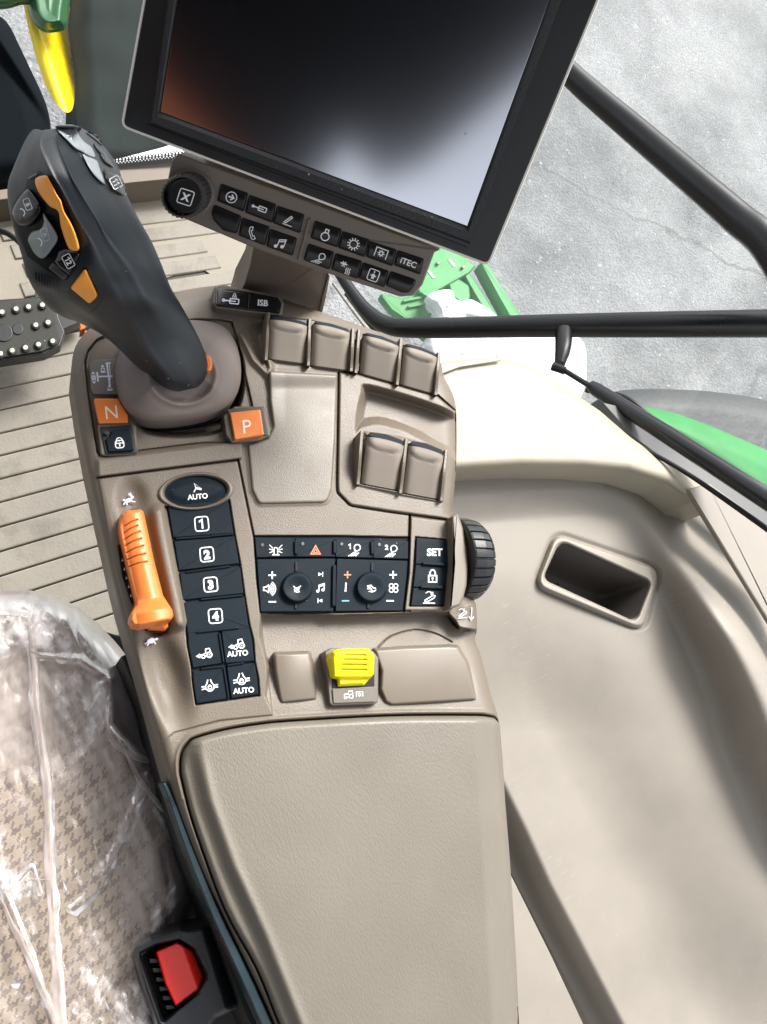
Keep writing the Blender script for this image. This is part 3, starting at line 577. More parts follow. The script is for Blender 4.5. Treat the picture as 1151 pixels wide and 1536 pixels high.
K2f = rnd([(615.5, 774), (679, 782), (681, 840), (676, 905), (672, 917), (606, 916.5), (613, 860)], 3)
dish = cr(Z5((530, 408), (640, 430), (790, 475), (900, 515), (950, 538), (1030, 575), (1030, 700), (1000, 790), (915, 740), (760, 660), (700, 630), (600, 600), (520, 615), (490, 640), (495, 540), (515, 450)), 3)
P4l = rnd(Z5((418, 355), (500, 362), (870, 465), (950, 535), (952, 760), (930, 1032), (640, 992), (470, 965), (412, 905), (410, 860)), [0, 0, 0, 0, 0, 0, 2, 16, 8, 0])
padm = rnd([(404, 556), (506, 562), (503, 660), (498, 735), (491, 754), (388, 756), (378, 735), (371.5, 667), (401, 657), (410, 640), (405, 600)], [3, 3, 3, 12, 12, 10, 8, 3, 5, 8, 3])
P2 = rnd([(146, 717), (250, 702), (357, 689.5), (381, 806), (391, 915), (411, 1074), (330, 1082), (262, 1100), (238, 1120), (205, 985), (170, 850)], 2)
KC = Z6((440, 300), (800, 262), (830, 455), (862, 625), (885, 795), (912, 960), (935, 1050), (943, 1170), (962, 1260), (970, 1361), (615, 1413), (597, 1290), (590, 1200), (567, 1080), (560, 1000), (515, 665), (470, 420))
low = cr([(391, 921), (500, 922), (608, 919), (672, 919), (690, 942), (716, 946), (724, 985), (742, 1060), (741, 1074), (580, 1071), (412, 1078), (402, 1000)], 2)
finw = [(237, 770), (242, 800), (252, 850), (263, 900), (269, 932)]
slot = [(199, 786), (205, 830), (222, 890), (236, 938)]
levers = [Z5((105, 118), (275, 148), (265, 318), (97, 295)), Z5((300, 138), (468, 178), (460, 348), (292, 325)), Z5((532, 190), (692, 240), (675, 405), (515, 360)), Z5((715, 240), (865, 290), (850, 455), (697, 410)),
          Z5((548, 650), (715, 690), (690, 895), (520, 862)), Z5((738, 690), (895, 735), (875, 935), (710, 905))]
levwell1 = rnd(Z5((92, 90), (300, 118), (500, 160), (520, 175), (880, 270), (862, 462), (690, 418), (510, 365), (470, 357), (290, 332), (90, 302)), 1.5)
levwell2 = rnd(Z5((540, 632), (700, 655), (910, 715), (888, 945), (700, 912), (508, 868)), 1.5)
ARC = cr([(560, 982), (572, 966), (590, 953), (622, 945), (652, 950), (678, 963)], 6, False)
def conh(x, y, d):
    L = lambda P, m=26: sdf(x, y, P, margin=m)
    h = roundedge(d, 20, .011)
    dk = L(deck); h -= .0022*sstep(.5, -3, dk)
    h += groove(np.abs(dk), 1.2, .004)
    bw = L(bootwell, 40); h -= .022*sstep(1, -9, bw)
    # lip between the N key and the P key, and the step under it
    s = y-(716.5-(x-146)*.128); inx = sstep(140, 150, x)*(x < 362)
    h += .0035*sstep(1, -3, s)*sstep(-34, -24, s)*inx
    h += groove(np.abs(s), 1.3, .004)*((x > 145) & (x < 358))
    p2 = L(P2); h += groove(pld(x, y, [(357, 689.5), (381, 806)]), 1.2, .004)
    h += .0012*sstep(0, -3, p2)
    0 and np.exp(-(pld(x, y, [(370, 812), (375, 840), (383, 895), (398, 990), (406, 1072)])/6)**4)
    kc = L(KC); h -= .0035*sstep(2, 0.5, kc)
    h -= .0045*sstep(2, 0, L(circ(293.7, 736.9, 52, 26, -4)))
    # thumb scoops above and below the throttle, and the guard beside it
    def blob(cx, cy, rx, ry, rot, dep):
        c, q = math.cos(rot), math.sin(rot); u = ((x-cx)*c+(y-cy)*q)/rx; v = (-(x-cx)*q+(y-cy)*c)/ry; r2 = u*u+v*v
        return -dep*np.exp(-r2**1.6)
    h += blob(199, 752, 20, 30, -.2, .0045)+blob(247, 1015, 30, 66, -.28, .011)
    h += groove(pld(x, y, slot, 30), 16, .010)
    h += .0075*np.exp(-(pld(x, y, finw, 34)/11.5)**3)
    # panel seams and steps
    q4 = L(P4l); h += groove(np.abs(q4), 1.25, .004)*(x < 684); h += .0016*sstep(0, -4, q4)
    pm = L(padm); h += .0006*sstep(6, 0, pm)
    h += .0035*np.exp(-(pld(x, y, [(362, 502), (381, 540), (401, 560), (406, 552), (396, 506)])/5)**2)
    # scooped dish behind the two lower paddles
    di = L(dish, 90); h -= .013*sstep(0, -14, di)*sstep(750, 620, y)
    lw = L(levwell1); h += .004*sstep(0, -5, lw)
    lw = L(levwell2); h += .003*sstep(3, -3, lw)
    lw2 = np.sqrt(((x-598)/62)**2+((y-690)/50)**2); h += .002*sstep(1.04, .92, lw2)*sstep(720, 690, y)*sstep(0, -6, di)
    for q in levers: a = L(q, 8); h -= .009*sstep(2.4, 1.0, a)
    # key banks let into the deck
    h += groove(pld(x, y, [(614.3, 772), (613.6, 806)]), 1.1, .004)
    k1 = L(K1); h -= .0045*sstep(1.6, .2, k1)
    kf = L(K2f); h += .0015*sstep(0, -2.5, kf)+groove(np.abs(kf), 1.0, .003)*(x < 616)
    k2 = L(K2); h -= .0042*sstep(1.4, .2, k2)
    # lower shelf: drops behind the key banks and climbs towards the armrest
    lo = L(low, 40); h -= .012*sstep(1, -3.5, lo)*sstep(1085, 930, y)
    h += groove(pld(x, y, ARC), .8, .0018)
    h += groove(pld(x, y, cr([(672, 919), (677, 930), (690, 942), (716, 946)], 5, False)), 1.5, .004)
    h += blob(695, 925, 14, 16, 0, .001)
    # bed under the pad
    pa = L(padO, 40); h -= .010*sstep(3.5, .5, pa); h += .0012*np.exp(-((pa-6.5)/3.0)**2)*(y < 1200)
    return h
mb = MB(); hf(mb, O_body, conh, CS, 1.0, TAUPE, skirt=.03); body = mb.build('body', con)
# armrest pad
def padh(x, y, d):
    h = .010+roundedge(d, 10, .009)
    Lx = np.interp(y, [1075, 1130, 1200, 1300, 1400, 1536, 1700], [296, 300, 316, 352, 398, 452, 520]); s = x-Lx
    h -= .0075*(1-sstep(-26, 6, s)); h += .0012*np.exp(-(s/9)**2)*sstep(1110, 1180, y)
    Rx = np.interp(y, [1075, 1200, 1536, 1700], [716, 724, 742, 752]); h -= .010*sstep(0, 40, x-Rx+6)
    return h+.0006*vnoise(x, y, 90, 2)
mb = MB(); hf(mb, padO, padh, CS, 2.2, LEATHER, skirt=.03); mb.build('armrest_pad', con)
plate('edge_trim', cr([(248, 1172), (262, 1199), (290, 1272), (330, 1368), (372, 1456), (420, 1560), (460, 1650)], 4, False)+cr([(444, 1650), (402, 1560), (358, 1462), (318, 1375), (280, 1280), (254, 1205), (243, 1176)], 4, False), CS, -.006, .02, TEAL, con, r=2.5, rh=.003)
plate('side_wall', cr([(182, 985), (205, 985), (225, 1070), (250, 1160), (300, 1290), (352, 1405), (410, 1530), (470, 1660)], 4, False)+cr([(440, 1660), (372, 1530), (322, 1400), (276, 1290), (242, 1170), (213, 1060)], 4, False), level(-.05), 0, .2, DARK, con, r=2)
# palm pad
mb = MB(); hf(mb, padm, lambda x, y, d: .0022+roundedge(d, 3.5, .0018)+.0022*sstep(585, 560, y)+.0015*sstep(430, 402, x)*sstep(655, 600, y), CS, 1.4, PALM, skirt=.004); mb.build('palm_pad', con)

# ---------------- the six paddle levers
CAPB = mat('slate_cap', (.018, .024, .032), .6, .2, 1000, spec=.1)
def uvq(q, u, v):                # bilinear point in a quad (tl,tr,br,bl)
    a, b, c, d = [np.array(p) for p in q]; u = np.asarray(u)[..., None]; v = np.asarray(v)[..., None]
    return (a*(1-u)+b*u)*(1-v)+(d*(1-u)+c*u)*v
for i, q in enumerate(levers):
    mb = MB(); big = i < 4; nu, nv = 15, 26
    U, V = np.meshgrid(np.linspace(0, 1, nu), np.linspace(0, 1, nv)); p = uvq(q, U, V)
    p[..., 1] += 2.2*(2*U-1)**2*(1-V)*1.0-2*(1-V)          # arched top edge
    x, y = p[..., 0], p[..., 1]
    prof = np.interp(V, [0, .12, .3, .55, .85, 1], [.0175, .0168, .0145, .0105, .0055, .003])
    hh = prof - .0028*np.abs(2*U-1)**7
    lip = np.sqrt(((U-.5)/.52)**2+((V-(-.02))/.27)**2)    # finger dimple near the top
    hh = hh + .0009*sstep(1.06, .94, lip)-.0007*np.exp(-((lip-1.0)/.07)**2)
    P = CS.pt(x, y, hh).reshape(-1, 3)
    mb.add(P, [(r*nu+c, r*nu+c+1, (r+1)*nu+c+1, (r+1)*nu+c) for r in range(nv-1) for c in range(nu-1)], LEVER_LIT, True)
    idx = [c for c in range(nu)]+[r*nu+nu-1 for r in range(1, nv)]+[(nv-1)*nu+c for c in range(nu-2, -1, -1)]+[r*nu for r in range(nv-2, 0, -1)]
    top = P[idx]; bot = top.copy(); bot[:, 2] = -.012; n = len(idx)
    mb.add(np.concatenate([top, bot]), [(k, (k+1) % n, (k+1) % n+n, k+n) for k in range(n)], TAUPED, False)
    lv = mb.build('paddle_lever', con)
    tl, tr = np.array(q[0]), np.array(q[1]); up = np.array([.12, -1.0])*(8 if not big else 5.5)
    capq = rnd([tuple(tl+up*.95+(tr-tl)*.06), tuple((tl+tr)/2+up*1.25), tuple(tr+up*.85-(tr-tl)*.03), tuple(tr+[-1, 1.5]), tuple((tl+tr)/2+[0, .0]), tuple(tl+[1.5, 0])], [4, 6, 4, 1, 3, 1])
    plate('end_cap', capq, CS, .0155 if big else .0165, .022, CAPB, lv, r=1.6, rh=.0016)
def fin(a, b, w, h=.011, ext=2):
    a, b = np.array(a), np.array(b); t = (b-a)/np.linalg.norm(b-a); n = np.array([-t[1], t[0]])*w/2; a = a-t*ext; b = b+t*ext*.5
    nu = 14; mb = MB(); V = []; 
    for k in range(nu+1):
        u = k/nu; c = a+(b-a)*u; hh = h*(1-.75*sstep(.35, 1, u))+.0035
        for s_, dz in ((-1, -.02), (-1, -.0006), (-.6, 0), (.6, 0), (1, -.0006), (1, -.02)): V.append(CS.pt(*(c+n*s_), hh+dz if dz > -.01 else hh-.0006) if dz > -.01 else CS.down(CS.pt(*(c+n*s_), hh-.0006), .02))
    f = [(k*6+j, k*6+j+1, (k+1)*6+j+1, (k+1)*6+j) for k in range(nu) for j in range(5)]+[(0, 1, 2, 3, 4, 5)]
    mb.add(V, f, TAUPE, False); return mb.build('divider_fin', con)
for a, b in [((100, 92), (88, 300)), ((288, 120), (281, 325)), ((485, 165), (476, 350)), ((512, 170), (497, 358)), ((703, 212), (685, 412)), ((876, 272), (860, 458)),
             ((524, 632), (506, 865)), ((727, 668), (700, 905)), ((908, 718), (886, 940))]:
    a, b = Z5(a, b); fin(a, b, 5.0 if a[1] < 600 else 5.2)

# ---------------- legends used on the keys
def nb(n): return [('b', 0, 0, .95, 1.0, .45, .17), ('1', 0, 0, 1.2) if n == '1' else ('t', n, 0, .02, 1.2, .06)]
LOCK = [('l', [(-.62, .0), (.62, .0), (.62, 1), (-.62, 1)], .2, True), ('l', [(-.42, 0), (-.42, -.45), (-.25, -.8), (0, -.92), (.25, -.8), (.42, -.45), (.42, 0)], .2), ('d', 0, .42, .17), ('l', [(0, .42), (0, .78)], .14)]
AUTO = lambda y, h=.62: [('t', 'AUTO', 0, y, h, .03)]
def tractor(arrow=True, dy=0):
    p = [('c', .62, .32+dy, .36, .2), ('d', .62, .32+dy, .1), ('c', -.28, .48+dy, .25, .17), ('l', [(-.28, .2+dy), (.12, .02+dy), (.18, -.55+dy), (.72, -.6+dy), (.86, -.05+dy)], .15), ('l', [(-.05, .5+dy), (.28, .42+dy)], .14)]
    if arrow: p += [('f', [(-1.35, .36+dy), (-.72, -.02+dy), (-.72, .7+dy)]), ('l', [(-.72, .34+dy), (-.5, .3+dy)], .3)]
    return p
def difflock(dy=0): return [('a', 0, .1+dy, .62, -50, 230, .15), ('l', [(.38, -.38+dy), (.2, -.9+dy)], .17), ('l', [(-.38, -.38+dy), (-.2, -.9+dy)], .17), ('l', [(-1.15, .0+dy), (-.62, .0+dy)], .16), ('l', [(-1.15, .38+dy), (-.62, .3+dy)], .16), ('l', [(.62, -.06+dy), (1.15, -.1+dy)], .16), ('l', [(.62, .24+dy), (1.12, .22+dy)], .18), ('l', [(-.25, .05+dy), (.25, .05+dy), (.25, .42+dy), (-.25, .42+dy)], .12, True), ('a', 0, .0+dy, .18, 180, 360, .1)]
STEER = [('l', [(-.5, .45), (-.12, -.1), (-.35, -.9), (.75, .15), (-.12, -.1)], .18), ('l', [(-.12, -.1), (.6, .12)], .3)]
LAMP = lambda n: ([('1', -.72, -.5, .75)] if n == '1' else [('t', n, -.72, -.5, .75, .04)] if n else []) + [('a', .42, -.32, .48, 165, 420, .15), ('l', [(-.04, -.2), (.1, .28), (.62, .12)], .15)] + [('l', [(-.12+.26*k, .42+.03*k), (-.95+.36*k, 1.0)], .11) for k in range(4)]
BEACON = [('l', [(-.3, .75), (-.3, -.1), (-.15, -.38), (.15, -.38), (.3, -.1), (.3, .75)], .15), ('l', [(-.55, .85), (.55, .85)], .18)] + [('l', [(s*.5, -.25), (s*1.05, -.8)], .13) for s in (-1, 1)]+[('l', [(s*.5, .05), (s*1.1, -.12)], .13) for s in (-1, 1)]+[('l', [(s*.5, .3), (s*1.05, .5)], .13) for s in (-1, 1)]
TRI = [('l', [(0, -.85), (.92, .8), (-.92, .8)], .24, True), ('l', [(0, -.2), (.4, .5), (-.4, .5)], .18, True)]
PLUS = [('l', [(-.75, 0), (.75, 0)], .3), ('l', [(0, -.75), (0, .75)], .3)]; MINUS = [('l', [(-.75, 0), (.75, 0)], .3)]
SPK = [('l', [(-1, -.25), (-.6, -.3), (-.2, -.65), (-.2, .65), (-.6, .3), (-1, .25)], .2, True)]+[('a', -.35, 0, .45+.3*k, -55, 55, .16) for k in range(4)]
NEXT = [('f', [(-.7, -.5), (.35, 0), (-.7, .5)]), ('l', [(.5, -.6), (.5, .6)], .2)]; PREV = [('f', [(.7, -.5), (-.35, 0), (.7, .5)]), ('l', [(-.5, -.6), (-.5, .6)], .2)]
NOTE = [('d', -.55, .7, .3), ('d', .5, .45, .3), ('l', [(-.32, .65), (-.28, -.5), (.78, -.85), (.74, .4)], .17), ('l', [(-.28, -.2), (.78, -.55)], .17)]
MUTE = [('l', [(-.6, -.1), (.5, -.6), (.2, .7), (-.5, .35)], .16, True), ('l', [(-.75, -.7), (.75, .75)], .2), ('l', [(-.75, .75), (.75, -.75)], .2)]
AIR = [('l', [(-.9, -.5), (-.2, -.75), (.35, -.3), (.8, -.3)], .2), ('l', [(-.8, 0), (-.1, -.1), (.3, .5), (.95, .1)], .22), ('l', [(-.5, .6), (.1, .4), (.1, .9)], .2), ('d', -.5, -.35, .28)]
FAN = [('c', -.4, -.4, .36, .16), ('c', .4, -.4, .36, .16), ('c', .4, .4, .36, .16), ('c', -.4, .4, .36, .16)]
HITCH = [('l', [(-.75, .45), (.55, -.35), (.85, -.25), (.75, .05), (-.4, .7), (-.7, .68)], .17, True), ('l', [(-1, .9), (.8, .92)], .15), ('l', [(-.6, -.7), (-.2, -.95), (.2, -.85), (.45, -.5)], .13), ('l', [(.18, -.55), (.48, -.48), (.5, -.85)], .13)]
CYL = [('l', [(-1, 0), (-.35, 0)], .16), ('b', .3, 0, .55, .3, .12, .15), ('l', [(-.25, .0), (.45, 0)], .13), ('c', -1.05, 0, .14, .13)]
PHONE = [('l', [(-.55, -.85), (-.2, -.95), (-.1, -.4), (-.3, -.25), (.25, .5), (.45, .35), (.8, .75), (.55, 1), (.2, .95), (-.55, .0), (-.65, -.6)], .13, True)]
BOT = [('c', 0, .25, .55, .16), ('l', [(-.22, -.25), (-.22, -.75), (.22, -.75), (.22, -.25)], .15)]
GEAR = [('c', 0, 0, .62, .14)]+[('l', [(.68*math.cos(a), .68*math.sin(a)), (.95*math.cos(a), .95*math.sin(a))], .16) for a in [k*math.pi/6 for k in range(12)]]
PTO = [('l', [(-.95, .7), (-.95, -.7), (.95, -.7), (.95, .7)], .15), ('c', 0, .05, .28, .18)]+[('l', [(.34*math.cos(a), .05+.34*math.sin(a)), (.52*math.cos(a), .05+.52*math.sin(a))], .14) for a in [k*math.pi/4 for k in range(8)]]
SNOWI = [('l', [(-.85*.6+-.4, -.45), (.1, -.45)], .12)]+[('l', [(-.4-.42*math.cos(a), -.35-.42*math.sin(a)), (-.4+.42*math.cos(a), -.35+.42*math.sin(a))], .13) for a in (0, 1.05, 2.1)]+[('l', [(.25+.28*k, .0), (.15+.28*k, .35), (.3+.28*k, .6), (.2+.28*k, .95)], .12) for k in range(3)]
ARROWC = [('c', 0, 0, .9, .16), ('l', [(-.45, 0), (.3, 0)], .24), ('l', [(.0, -.42), (.45, 0), (.0, .42)], .22)]
ARROWB = [('b', 0, 0, .8, .85, .35, .14), ('f', [(0, -.3), (.5, .15), (.22, .15), (.22, .55), (-.22, .55), (-.22, .15), (-.5, .15)]), ('d', 0, -.52, .13)]
IMPL = [('l', [(-.5, .45), (.3, -.75), (.55, -.6), (-.2, .5)], .16, True), ('l', [(-.6, .75), (.85, .75)], .13)]
HARE = [('f', circ(-.15, .15, .62, .34, -12, 14)), ('f', circ(.52, -.22, .27, .22, 0, 10)), ('l', [(.45, -.35), (.05, -.85)], .2), ('l', [(.55, -.35), (.35, -.95)], .18), ('l', [(-.6, .3), (-1.0, .62)], .2), ('l', [(-.45, .4), (-.5, .75)], .2), ('l', [(.3, .35), (.85, .55)], .18), ('d', -.85, -.02, .15)]
TORT = [('f', circ(-.05, .0, .68, .42, -8, 14)), ('f', circ(.85, -.12, .24, .18, 0, 10)), ('l', [(-.5, .3), (-.75, .58)], .22), ('l', [(.4, .28), (.5, .55)], .22), ('l', [(-.65, .15), (-1.1, .3)], .14)]

# ---------------- function key column
kp = plate('function_keypad', dedupe(KC), CS, -.0012, .004, KEY, con, r=.6)
def key(parent, poly, h, leg=(), m=KEY, r=1.2, rh=.0007, name='key', surf=CS, thick=.004, extra=None, rr=1.2):
    mb = MB(); slab(mb, rnd(poly, rr), surf, h, thick, m, r=r, rh=rh)
    for L in leg: legend(mb, surf, h, *L)
    if extra: extra(mb)
    return mb.build(name, parent)
e = .8
for n, q, lc in [('1', [(452, 292), (797, 262), (828, 452), (485, 476)], (647, 396)), ('2', [(488, 490), (832, 462), (860, 622), (517, 660)], (676, 568)), ('3', [(520, 672), (864, 634), (884, 790), (540, 826)], (697, 737)), ('4', [(545, 838), (888, 802), (910, 962), (920, 985), (563, 1015), (560, 980)], (724, 914))]:
    q = Z6(*q); c = Z6(lc)[0]; q = [tuple(p) for p in offs(np.array(q), .35)]
    key(kp, q, .0006, [(c[0], c[1], 10.6, -5, nb(n), INK)])
ac = circ(293.7, 736.9, 47.2, 23.4, -4); rc = circ(293.9, 736.7, 58.6, 28.6, -4); 
sheet('key_ring', rc, lambda x, y, d: .0036*np.sin(np.clip(np.minimum(-d, -sdf(x, y, ac)*-1)/4.5, 0, 1)*1.57), CS, .8, TAUPED, con, holes=(ac,), skirt=.004)
mb = MB(); hf(mb, circ(293.7, 736.9, 46.6, 22.8, -4), lambda x, y, d: -.0002+.0016*sstep(0, -14, d), CS, 1.5, KEY, skirt=.004)
ks = CS; legend(mb, ks, .0015, 295.5, 733, 9.5, -6, STEER, INK); legend(mb, ks, .0015, 296.5, 744.8, 9.5, -5, [('t', 'AUTO', 0, 0, .82, .03)], INK); mb.build('key', con)
for q, c, L in [([(566, 1008), (742, 996), (768, 1180), (596, 1208), (592, 1190), (570, 1080)], (664, 1122), tractor()), ([(755, 996), (915, 975), (932, 1050), (943, 1168), (780, 1184)], (846, 1074), tractor()),
                ([(594, 1222), (770, 1198), (800, 1380), (617, 1408), (598, 1290)], (692, 1308), difflock()), ([(784, 1196), (945, 1176), (960, 1260), (968, 1356), (812, 1380)], (870, 1275), difflock())]:
    c = Z6(c)[0]; q = [tuple(p) for p in offs(np.array(Z6(*q)), .35)]; au = []
    if c[0] > 345: c = (c[0], c[1]-1); a = Z6((848, 1124) if c[1] < 1000 else (882, 1332))[0]; au = [(a[0], a[1], 8.5, -5, [('t', 'AUTO', 0, 0, .95, .03)], INK)]
    key(kp, q, .0006, [(c[0], c[1], 10.4, -6, L, INK)]+au)
for a, b in [((700, 464), (825, 452)), ((555, 668), (808, 634)), ((640, 822), (878, 797)), ((618, 1006), (855, 980)), ((640, 1212), (765, 1198)), ((790, 1192), (885, 1178)), ((745, 1010), (770, 1176)), ((772, 1205), (798, 1376)), ((500, 480), (700, 466))]:
    a, b = [np.array(v) for v in Z6(a, b)]; t_ = (b-a)/np.linalg.norm(b-a); nn = np.array([-t_[1], t_[0]])*1.6
    plate('ridge', rnd([tuple(a+nn), tuple(b+nn), tuple(b-nn), tuple(a-nn)], 1.4, 3), CS, .0018, .003, KEY, kp, r=1.1, rh=.0009)
mb = MB(); legend(mb, level(.0), -.0068+.0009, 192.5, 749, 9, 0, HARE, INKD)
mb.add(CS.pt(*np.array([(0, 0), (0.1, 0), (0, .1)]).T, -.02), [(0, 1, 2)], INKD); mb.build('speed_mark', con) if 0 else None
Ov = Over(body)
for c, L in [((240, 258), HARE), ((365, 1053), TORT)]:
    c = Z6(c)[0]; mb = MB(); legend(mb, Ov, .0026, c[0], c[1], 9.5, -10, L, INKD); mb.build('speed_mark', con)
mb = MB(); c = (697.5, 921); legend(mb, Ov, .0016, 694, 920, 7.5, -6, HITCH, INKD); legend(mb, Ov, .0016, 707.5, 921, 9.5, 3, [('l', [(0, -1), (0, .9)], .13), ('l', [(-.35, .45), (0, .95), (.35, .45)], .13)], INKD); mb.build('hitch_mark', con)

# ---------------- throttle lever
TH = Z6((188, 372), (200, 345), (230, 327), (300, 320), (314, 330), (322, 360), (372, 600), (425, 802), (475, 880), (482, 912), (470, 932), (300, 970), (262, 962), (248, 935), (254, 900), (282, 850), (236, 660), (194, 480), (184, 420))
TH = [tuple(p) for p in offs(np.array(TH), -1.6)]; TH = rnd(TH, [4, 5, 4, 3, 3, 3, 0, 3, 5, 5, 5, 3, 4, 5, 5, 3, 0, 0, 3])
ax = [(201, 768), (214, 840), (228, 905), (234, 932)]
def thh(x, y, d):
    cx_ = np.interp(y, [768, 840, 905, 932], [200, 213, 228, 234]); u_ = np.clip(np.abs(x-cx_)/(20+8*sstep(890, 925, y)), 0, 1)
    h = .012+.004*(1-u_**2)+.002*sstep(770, 830, y)+roundedge(d, 5, .006)
    h += .009*sstep(896, 918, y+.17*(x-228))
    for k in range(7):
        X0, Y0, X1, Y1 = [(212, 410, 285, 372), (208, 450, 285, 405), (212, 485, 300, 437), (215, 520, 307, 478), (222, 560, 318, 518), (228, 598, 330, 563), (238, 638, 340, 608)][k]
        a, b = Z6((X0, Y0), (X1, Y1)); m_ = ((a[0]+b[0])/2, (a[1]+b[1])/2-1.5); h += groove(pld(x, y, [a, m_, b], 6), .9, .0016)
    return h
mb = MB(); hf(mb, TH, thh, CS, .8, ORANGE, skirt=.012); th = mb.build('throttle_lever', con)
mb = MB(); hf(mb, rnd(Z6((305, 940), (325, 975), (350, 992), (440, 996), (462, 975), (458, 930), (380, 900)), 3), lambda x, y, d: .006*np.sqrt(np.clip(-d/8, 0, 1)), CS, 1.2, ORANGE, skirt=.01); mb.build('lever_foot', th)
mb = MB(); hf(mb, cr(Z6((172, 400), (180, 370), (200, 340), (240, 322), (310, 318), (330, 360), (440, 800), (470, 980), (440, 1002), (350, 1000), (310, 960), (230, 720)), 4), lambda x, y, d: -.002+0*x, CS, 2, DARK); mb.build('lever_slot', con)
mb = MB(); q = Z6((172, 515), (190, 512), (236, 660), (268, 850), (250, 835), (200, 690)); slab(mb, rnd(q, 1), CS, .0035, .01, GLOSSK, r=.6)
for k in range(5): c = Z6((202+k*12, 600+k*50))[0]; legend(mb, CS, .0035, c[0], c[1], 2.6, 70, [('l', [(-.8, 0), (.6, 0)], .3), ('d', .2, .5, .3)], INKD)
mb.build('lever_label', con)
# ---------------- main key bank (left) and set keys (right)
def Kz(*p): return [(380+x/4.796, 780+y/4.793) for x, y in p]
kb = plate('key_bank', rnd(K1, 2), CS, -.0022, .004, KEY, con, r=.6)
row = [(8, 122), (300, 128), (592, 134), (862, 140), (1118, 148)]
bot = [(22, 272), (306, 266), (590, 268), (862, 276), (1116, 284)]
legs = [((163, 214), 8.8, BEACON, INK), ((449, 215), 7.6, TRI, INKO), ((730, 213), 9.6, LAMP('1'), INK), ((993, 219), 9.6, LAMP('2'), INK)]
for i in range(4):
    q = [tuple(p) for p in offs(np.array(Kz(row[i], row[i+1], bot[i+1], bot[i])), .35)]
    c = Kz(legs[i][0])[0]; key(kb, q, .0004, [(c[0], c[1], legs[i][1], 0, legs[i][2], legs[i][3])], rr=1, r=.9)
    dd = Kz([(64, 180), (355, 172), (636, 174), (907, 178)][i])[0]
    plate('indicator', circ(dd[0], dd[1], 2.9), CS, .0009, .002, mat('indicator_lens', (.03, .045, .058), .3), kb, r=.8)
def bank(q, c, rk, legs_, cl):
    k_ = key(kb, [tuple(p) for p in offs(np.array(Kz(*q)), .35)], .0002, [(Kz(a)[0][0], Kz(a)[0][1], s, 0, L, im) for a, s, L, im in legs_], name='rocker_pad', rr=2, r=.9)
    cx, cy = Kz(c)[0]; mb = MB()
    hf(mb, circ(cx, cy, rk[0], rk[1]), lambda x, y, d: .0012+.0032*sstep(0, -3.5, d)-.0012*sstep(-4, -22, d), CS, .9, KEY, skirt=.003); legend(mb, CS, .0034, *cl); mb.build('round_key', kb)
bank([(24, 280), (590, 275), (578, 658), (52, 662)], (317, 485), (24.2, 23.6), [((137, 397), 6.6, PLUS, INK), ((137, 588), 6.6, MINUS, INK), ((118, 495), 9.0, SPK, INK), ((487, 390), 5.4, NEXT, INK), ((484, 487), 7.4, NOTE, INK), ((479, 580), 5.4, PREV, INK)], (Kz((316, 500))[0][0], Kz((316, 500))[0][1], 7.0, 0, MUTE, INK))
bank([(600, 276), (1114, 292), (1106, 400), (1078, 654), (590, 658)], (852, 483), (24.2, 23.6), [((679, 394), 6.2, PLUS, INKO), ((664, 581), 6.4, MINUS, INKB), ((666, 484), 7, [('l', [(.05, -.9), (-.05, .7)], .28), ('d', -.06, .72, .22)], INK), ((1007, 394), 6.6, PLUS, INK), ((985, 581), 6.6, MINUS, INK), ((1010, 489), 8.4, FAN, INK)], (Kz((851, 497))[0][0], Kz((851, 497))[0][1], 7.4, 8, AIR, INK))
def rdg(a, b, w, par, h=.0022, cv=Kz, m=KEY):
    a, b = [np.array(v) for v in cv(a, b)]; t_ = (b-a)/np.linalg.norm(b-a); nn = np.array([-t_[1], t_[0]])*w
    plate('ridge', rnd([tuple(a+nn), tuple(b+nn), tuple(b-nn), tuple(a-nn)], w*.9, 3), CS, h, .004, m, par, r=w*.6, rh=.0011)
for a, b in [((308, 145), (310, 248)), ((587, 145), (588, 242)), ((856, 150), (860, 248)), ((584, 322), (580, 622))]: rdg(a, b, 2.9, kb)
for a, b in [((309, 300), (310, 372)), ((857, 305), (856, 372)), ((308, 600), (305, 642)), ((830, 598), (826, 640))]: rdg(a, b, 2.3, kb, .0012, m=DARK)
def Sz(*p): return [(600+x/7.194, 780+y/7.194) for x, y in p]
kb = plate('set_key_bank', rnd(K2, 2), CS, .0, .004, KEY, con, r=.6)
for q, c, s, L in [([(176, 188), (552, 218), (558, 470), (168, 478)], (377, 348), 9.6, [('t', 'SET', 0, 0, 1.12, .035)]), ([(168, 482), (556, 474), (542, 728), (142, 728)], (354, 600), 9.6, LOCK), ([(142, 732), (541, 732), (512, 926), (118, 930)], (322, 836), 9.4, HITCH)]:
    c = Sz(c)[0]; key(kb, [tuple(p) for p in offs(np.array(Sz(*q)), .3)], .0018, [(c[0], c[1], s, 0, L, INK)], r=.9, rr=1)
for a, b in [((245, 465), (490, 480)), ((222, 718), (468, 728))]: rdg(a, b, 2.5, kb, .0042, cv=Sz)
